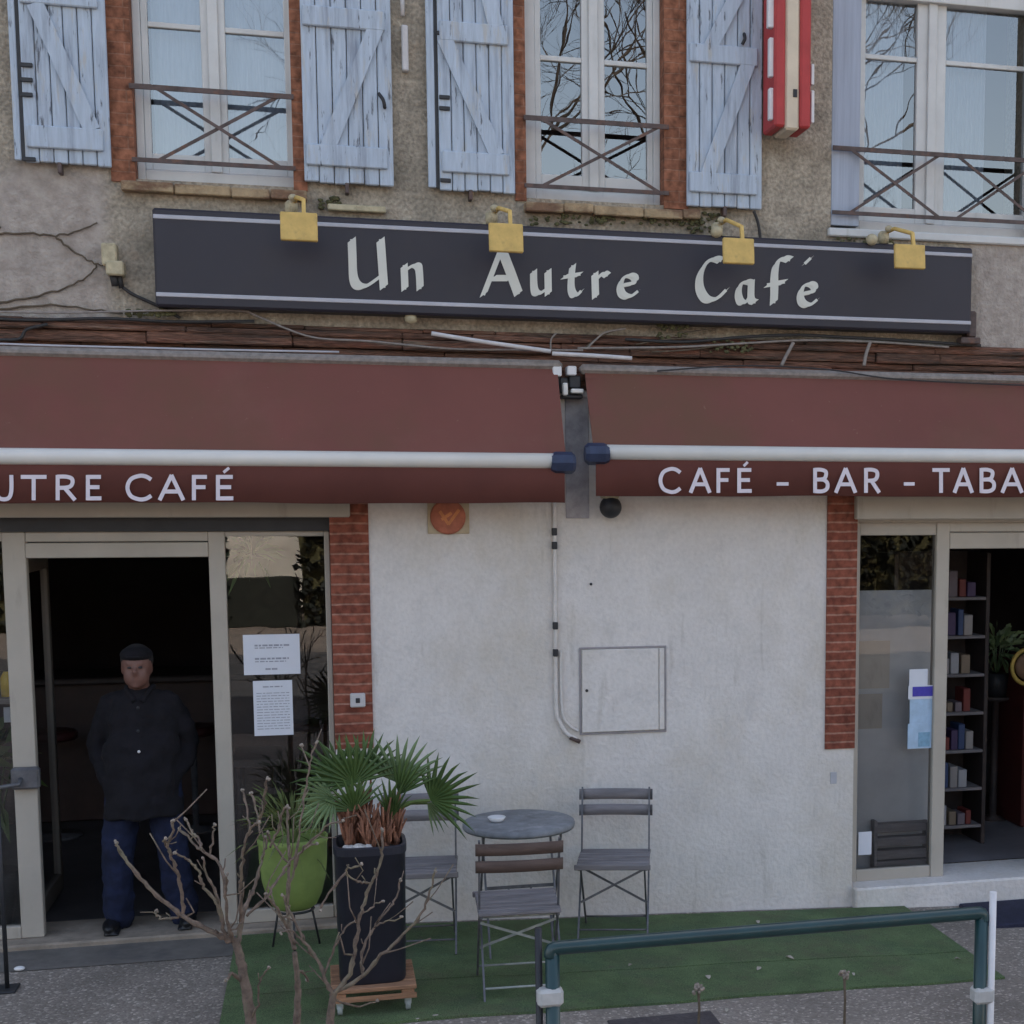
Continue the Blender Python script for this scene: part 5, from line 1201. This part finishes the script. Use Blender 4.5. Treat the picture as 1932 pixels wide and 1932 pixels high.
# ------------------------------------------------------------------ green barrier, poles
hB = .95
A = G(1042, 1789, hB); Bp = G(1852, 1722, hB)
dirB = (Bp-A).normalized()
T = thing('barrier', 'dark green tubular barrier rail in front of the turf', 'barrier', (A.x, A.y, 0))
mb = MB(); mb.tube(smoothpts([A-dirB*.004+Vector((0, 0, -.03)), A+Vector((0, 0, -.004)), A+dirB*.03], 3)+[A+dirB*.1, Bp-dirB*.1]+smoothpts([Bp-dirB*.03, Bp+Vector((0, 0, -.004)), Bp+dirB*.004+Vector((0, 0, -.03))], 3), .025, 14); part('top_rail', mb, mt['barrier'], T)
for q in (A, Bp): mb = MB(); mb.tube([(q.x, q.y, gz(q.x)-.02), (q.x, q.y, hB-.02)], .025, 14); part('post', mb, mt['barrier'], T)
mb = MB(); z = .42; mb.tube([A*1 + Vector((0, 0, z-hB)), Bp*1+Vector((0, 0, z-hB))], .018, 10)
if False: part('lower_rail', mb, mt['barrier'], T)
def strap(q, uv, wl, wr_):
    z = G(uv[0], uv[1], 0).z; d = ray(*uv); t = (q.y-CAMP.y)/d.y; z = (CAMP+d*t).z
    mb = MB(); mb.box((q.x-wl, q.y-.034, z-.032), (q.x+wr_, q.y+.034, z+.032), .012); part('strap', mb, mt['tape'], T)
strap(A, (1040, 1879), .055, .034); strap(Bp, (1850, 1876), .03, .05)
p = P(1022, 1800, A.y); mb = MB(); mb.tube([(A.x-.042, A.y+.02, -.05), (A.x-.045, A.y+.02, 1.02)], .0125, 10)
single('black_pole', mb, mt['dark'], 'thin black pole strapped to the left post of the green barrier', 'pole', (A.x-.042, A.y+.02, 0))
zt_ = (CAMP + ray(1867, 1681)*((Bp.y-CAMP.y)/ray(1867, 1681).y)).z
mb = MB(); mb.tube([(Bp.x+.038, Bp.y-.015, -.15), (Bp.x+.038, Bp.y-.015, zt_)], .0135, 10)
single('white_pole', mb, mt['whitepole'], 'thin white pole strapped to the right post of the green barrier', 'pole', (Bp.x+.038, Bp.y-.015, 0))

# ------------------------------------------------------------------ bare shrubs in the foreground
def c3(l): return [(a*.35, b*.35+1256) for a, b in l]
def c4(l): return [(a*.35+531, b*.35+1256) for a, b in l]
def shrub(label, Y, trunk, tr, branches, bx_):
    base = P(trunk[0][0], trunk[0][1], Y); 
    T = thing('bare_shrub', label, 'shrub', (base.x+bx_, Y, 0), 'bare shrubs in the foreground')
    q = [Vector((base.x+bx_, Y, 0)), Vector((base.x+bx_*.5, Y, base.z*.6))]+[P(a, b, Y) for a, b in trunk]
    q = smoothpts(q, 5); mb = MB(); k = len(q)
    mb.tube([v+Vector((random.uniform(-.002, .002),)*3) for v in q], [tr*.92*(1-.5*i/k)*random.uniform(.93, 1.07) for i in range(k)], 10); part('trunk', mb, mt['bark'], T)
    for (pts, r0, r1) in branches:
        n = len(pts); dy = random.uniform(-.22, .22)
        # each branch leaves its fork at the trunk's depth and drifts toward or away from the street
        q = []
        for i, (a, b) in enumerate(pts): q.append(P(a, b, Y+dy*(i/(n-1))))
        q = smoothpts(q, 5); k = len(q); mb = MB()
        q = [q[0]]+[v+Vector((random.gauss(0, .0022), random.gauss(0, .0022), random.gauss(0, .0022))) for v in q[1:]]
        rs = [.60*(r0+(r1-r0)*i/(k-1))*random.uniform(.88, 1.12) for i in range(k)]
        for i in range(3, k-1, 5): rs[i] *= 1.35
        mb.tube(q, rs, 8); br = part('branch', mb, mt['bark'], T)
        for i in range(4, k-2, 6):            # short side spurs and fine twigs
            if random.random() < .75:
                d = (q[i+1]-q[i]).normalized(); sdv = Vector((random.uniform(-1, 1), random.uniform(-.6, .6), random.uniform(-.2, 1))).normalized()
                L = random.choice((.02, .03, .05, .10)); t1 = q[i]+(d*.5+sdv)*L*.5; t2 = q[i]+(d*1.1+sdv*.9)*L
                br_mb = MB(); br_mb.tube([q[i], t1, t2], [rs[i]*.6, rs[i]*.45, .0022], 6); part('twig', br_mb, mt['bark'], br)
        m2 = MB(); e = q[-1]
        for _ in range(3): m2.ell(e+Vector((random.uniform(-.004, .004), random.uniform(-.004, .004), random.uniform(-.003, .006))), (random.uniform(.0038, .006),)*3, 7, 5)
        part('bud', m2, mt['bud'], br)
YT = -3.3
b1 = [ (c3([(1245, 1480), (1150, 1440), (1000, 1360), (920, 1300), (800, 1190), (700, 1080), (650, 1010), (630, 945)]), .017, .006),
 (c3([(990, 1355), (980, 1250), (960, 1130), (930, 1040), (905, 975), (930, 900), (930, 835)]), .010, .006),
 (c3([(905, 985), (890, 955), (893, 930)]), .006, .005),
 (c3([(965, 1350), (900, 1365), (850, 1355), (835, 1330)]), .007, .005),
 (c3([(1260, 1490), (1210, 1440), (1180, 1300), (1100, 1200), (1075, 1120), (1040, 1070), (1000, 1040), (945, 1010)]), .011, .005),
 (c3([(1190, 1380), (1160, 1220), (1110, 1120), (1100, 1040)]), .009, .005),
 (c3([(1215, 1240), (1190, 1080), (1110, 1010), (1040, 960), (965, 880)]), .009, .007),
 (c3([(1080, 990), (1080, 945), (1040, 900), (1005, 830)]), .007, .005),
 (c3([(1130, 1015), (1145, 940), (1155, 855)]), .006, .005),
 (c3([(1265, 1490), (1230, 1400), (1215, 1240), (1225, 1130)]), .012, .006),
 (c3([(1280, 1500), (1310, 1350), (1340, 1260), (1370, 1200), (1400, 1090), (1430, 1000), (1440, 930)]), .014, .006),
 (c3([(1300, 1390), (1295, 1250), (1300, 1150), (1305, 1050), (1320, 960), (1350, 880), (1390, 850)]), .010, .006),
 (c3([(1350, 890), (1335, 800), (1310, 675)]), .006, .006),
 (c3([(1385, 860), (1415, 790), (1425, 700), (1440, 610)]), .007, .006),
 (c3([(1400, 900), (1385, 790), (1355, 690)]), .006, .006),
 (c3([(1330, 1350), (1440, 1240), (1500, 1150), (1560, 1060), (1640, 990), (1700, 960)]), .009, .005),
 (c3([(1455, 980), (1500, 880), (1520, 800), (1545, 755)]), .007, .007),
 (c3([(1300, 1700), (1250, 1660), (1215, 1700)]), .010, .007),
 (c3([(1350, 1900), (1390, 1830), (1400, 1700), (1450, 1630)]), .007, .004) ]
shrub('leftmost bare shrub whose long twigs spread in front of the doorway', YT, c3([(1352, 1940), (1335, 1800), (1310, 1650), (1280, 1520), (1262, 1470)]), .026, b1, .01)
b2 = [ (c3([(1590, 1530), (1560, 1400), (1545, 1280), (1560, 1100), (1548, 900), (1552, 765)]), .0135, .006),
 (c3([(1590, 1500), (1510, 1330), (1430, 1240)]), .009, .006),
 (c3([(1600, 1640), (1640, 1660), (1660, 1700)]), .008, .005),
 (c3([(1562, 1080), (1480, 960), (1440, 900)]), .007, .005) ]
shrub('middle bare shrub with one slender upright stem before the lime pot', YT+.15, c3([(1600, 1940), (1605, 1800), (1603, 1680), (1590, 1540)]), .019, b2, 0)
b3 = [ (c4([(290, 1760), (360, 1680), (390, 1560), (410, 1420), (440, 1300), (480, 1180), (520, 1100), (540, 1000), (540, 890)]), .014, .006),
 (c4([(485, 1175), (440, 1165), (400, 1160), (350, 1100), (430, 1075)]), .007, .005),
 (c4([(352, 1110), (250, 1230), (205, 1320)]), .007, .006),
 (c4([(300, 1755), (440, 1670), (540, 1560), (680, 1430), (760, 1330), (800, 1220), (830, 1100)]), .012, .005),
 (c4([(440, 1672), (430, 1600), (450, 1500), (500, 1410), (560, 1330), (620, 1250), (640, 1150)]), .009, .005),
 (c4([(500, 1412), (560, 1375), (640, 1365)]), .005, .004),
 (c4([(440, 1335), (500, 1290), (545, 1272)]), .005, .004),
 (c4([(275, 1780), (240, 1700), (200, 1590), (130, 1500), (90, 1420), (30, 1300), (10, 1240)]), .012, .006),
 (c4([(235, 1660), (280, 1540), (330, 1430), (400, 1375)]), .007, .005),
 (c4([(130, 1500), (60, 1430), (-10, 1440)]), .006, .004),
 (c4([(30, 1300), (60, 1130), (110, 1000), (180, 930), (250, 860), (330, 840)]), .007, .005),
 (c4([(290, 1800), (400, 1835), (520, 1810)]), .007, .004),
 (c4([(60, 1130), (100, 850), (130, 640), (160, 500), (185, 420)]), .006, .004),
 (c4([(150, 540), (110, 430)]), .004, .004) ]
shrub('rightmost bare shrub whose curved stems cross the black planter', YT-.1, c4([(262, 1945), (268, 1860), (278, 1790), (290, 1755)]), .021, b3, .0)
for (u, v, lab) in ((1593, 1844, 'single dry seed-head stem standing before the turf, right of centre'), (1318, 1870, 'forked dry seed-head stem standing over the dark pavement cover')):
    Y = G(u, 1990).y; Y = -3.2; hd_ = P(u, v, Y); bt = P(u, 1932, Y)
    T = thing('dried_flower', lab, 'dry plant', (bt.x, Y, 0), 'dry seed-head stems in the foreground')
    mb = MB(); mb.tube([(bt.x, Y, 0), (bt.x+.004, Y, bt.z*.5), bt, (hd_+bt)/2+Vector((.003, 0, 0)), hd_], [.007, .006, .006, .005, .006], 7); part('stem', mb, mt['creeper'], T)
    mb = MB()
    for i in range(26):
        d = Vector((random.gauss(0, 1), random.gauss(0, 1), random.gauss(.2, 1))).normalized(); c = hd_+Vector((0, 0, .01)) + d*random.uniform(.006, .026); mb.ell(c, (random.uniform(.004, .009),)*3, 6, 4)
    part('seed_head', mb, mt['bud'], T)

# ------------------------------------------------------------------ across the street (seen in the glass)
def tree(x, y, h, seed, label):
    rnd = random.Random(seed)
    T = thing('bare_tree', label, 'tree', (x, y, 0), 'bare trees across the street')
    tr = MB(); tr.tube([(x, y, 0), (x+.05, y, h*.2), (x-.04, y+.05, h*.4)], [.16, .12, .09], 12); part('trunk', tr, mt['dark_bark'], T)
    cr = MB()
    def grow(p, d, L, r, lv):
        pts = [p]; q = p.copy(); dd = d.copy()
        for i in range(4):
            dd = (dd+Vector((rnd.gauss(0, .13), rnd.gauss(0, .13), rnd.gauss(.05, .1)))).normalized(); q = q+dd*L/4; pts.append(q.copy())
        cr.tube(pts, [r*(1-.12*i) for i in range(5)], 5 if lv < 2 else 3, False)
        if lv >= 5: return
        for k in range(3 if lv else 4):
            ax = Vector((rnd.gauss(0, 1), rnd.gauss(0, 1), rnd.gauss(0, .6))).normalized()
            grow(pts[rnd.choice((2, 3, 4))], (dd+ax*.75).normalized(), L*rnd.uniform(.6, .8), r*.58, lv+1)
    for k in range(5):
        a = 2*math.pi*k/5+rnd.uniform(-.3, .3); grow(Vector((x-.04, y+.05, h*.4)), Vector((math.cos(a)*.6, math.sin(a)*.6, 1)).normalized(), h*.24, .05, 0)
    part('crown', cr, mt['dark_bark'], T)
tree(2.6, -16.5, 14, 3, 'bare tree across the street, mirrored in the left pane of the middle upper window')
tree(7.2, -17.5, 15, 4, 'bare tree across the street, mirrored in the right pane of the middle upper window')
tree(-2.6, -18.0, 7.5, 5, 'bare tree across the street, mirrored in the left upper window')
tree(10.0, -18.5, 8.5, 9, 'bare tree across the street, mirrored in the right upper window')
T = thing('opposite_house', 'pale low house across the street, mirrored in the shop glass', 'house', (0, -24, 0))
hl = []
for i in range(7):
    x = -16+i*5.2; hl.append((x, x+1.1, 1.0, 2.3))
mb = MB(); grid_wall(mb, -20, 24, 0, 4.6, hl, -24, -24.3); mb.face([(-20, -30, 4.6), (24, -30, 4.6), (24, -30, 0), (-20, -30, 0)]); part('wall', mb, M('pale_house_render', (.62, .60, .54), .9, .1, 2), T)
mb = MB(); mb.face([(-20.4, -23.5, 4.45), (24.4, -23.5, 4.45), (24.4, -27.2, 6.1), (-20.4, -27.2, 6.1)]); mb.face([(-20.4, -30.5, 4.45), (24.4, -30.5, 4.45), (24.4, -27.2, 6.1), (-20.4, -27.2, 6.1)]); part('roof', mb, mt['brick_old'], T)
for h in hl: mb = MB(); mb.box((h[0], -24.25, h[2]), (h[1], -24.15, h[3])); part('window', mb, mt['dark'], T)

mt['dark_leaf'] = M('dark_hedge_leaf', (.012, .016, .012), .7, .4, 3)
def added_hedge(x0, x1, h, label):  # unseen greenery, added to keep the bright house out of the glass reflections
    T = thing('added_hedge', label, 'added_hedge', ((x0+x1)/2, -20.5, 0), 'unseen hedges added across the street against bright reflections')
    mb = MB(); mb.box((x0+.1, -20.9, 0), (x1-.1, -20.1, h-.1)); part('branches', mb, mt['moss'], T)
    mb = MB()
    for i in range(int((x1-x0)*420)):
        p = Vector((random.uniform(x0, x1), -20+random.uniform(-.15, .1), random.uniform(0, h))); d = Vector((random.gauss(0, 1), random.gauss(1, .6), random.gauss(0, 1))).normalized(); s_ = d.cross(Vector((.3, .2, 1))).normalized()*.07
        mb.face([p-s_, p+d*.1, p+s_, p-d*.12])
    part('leaves', mb, mt['dark_leaf'], T)
added_hedge(-16, -1.7, 2.7, 'long hedging added across the street to block house reflections left of the doorway')
added_hedge(-.5, 14, 2.7, 'long hedging added across the street to block house reflections in the right-hand glass')
mb = MB(); mb.box((-1.75, -20.4, 0), (-.45, -20.15, .9), .01); single('added_low_wall', mb, mt['dark_leaf'], 'low dark wall added across the street to darken the reflection between the hedges', 'wall', (-1.1, -20.3, 0))  # out of view, added to darken the foot of the left glass reflection
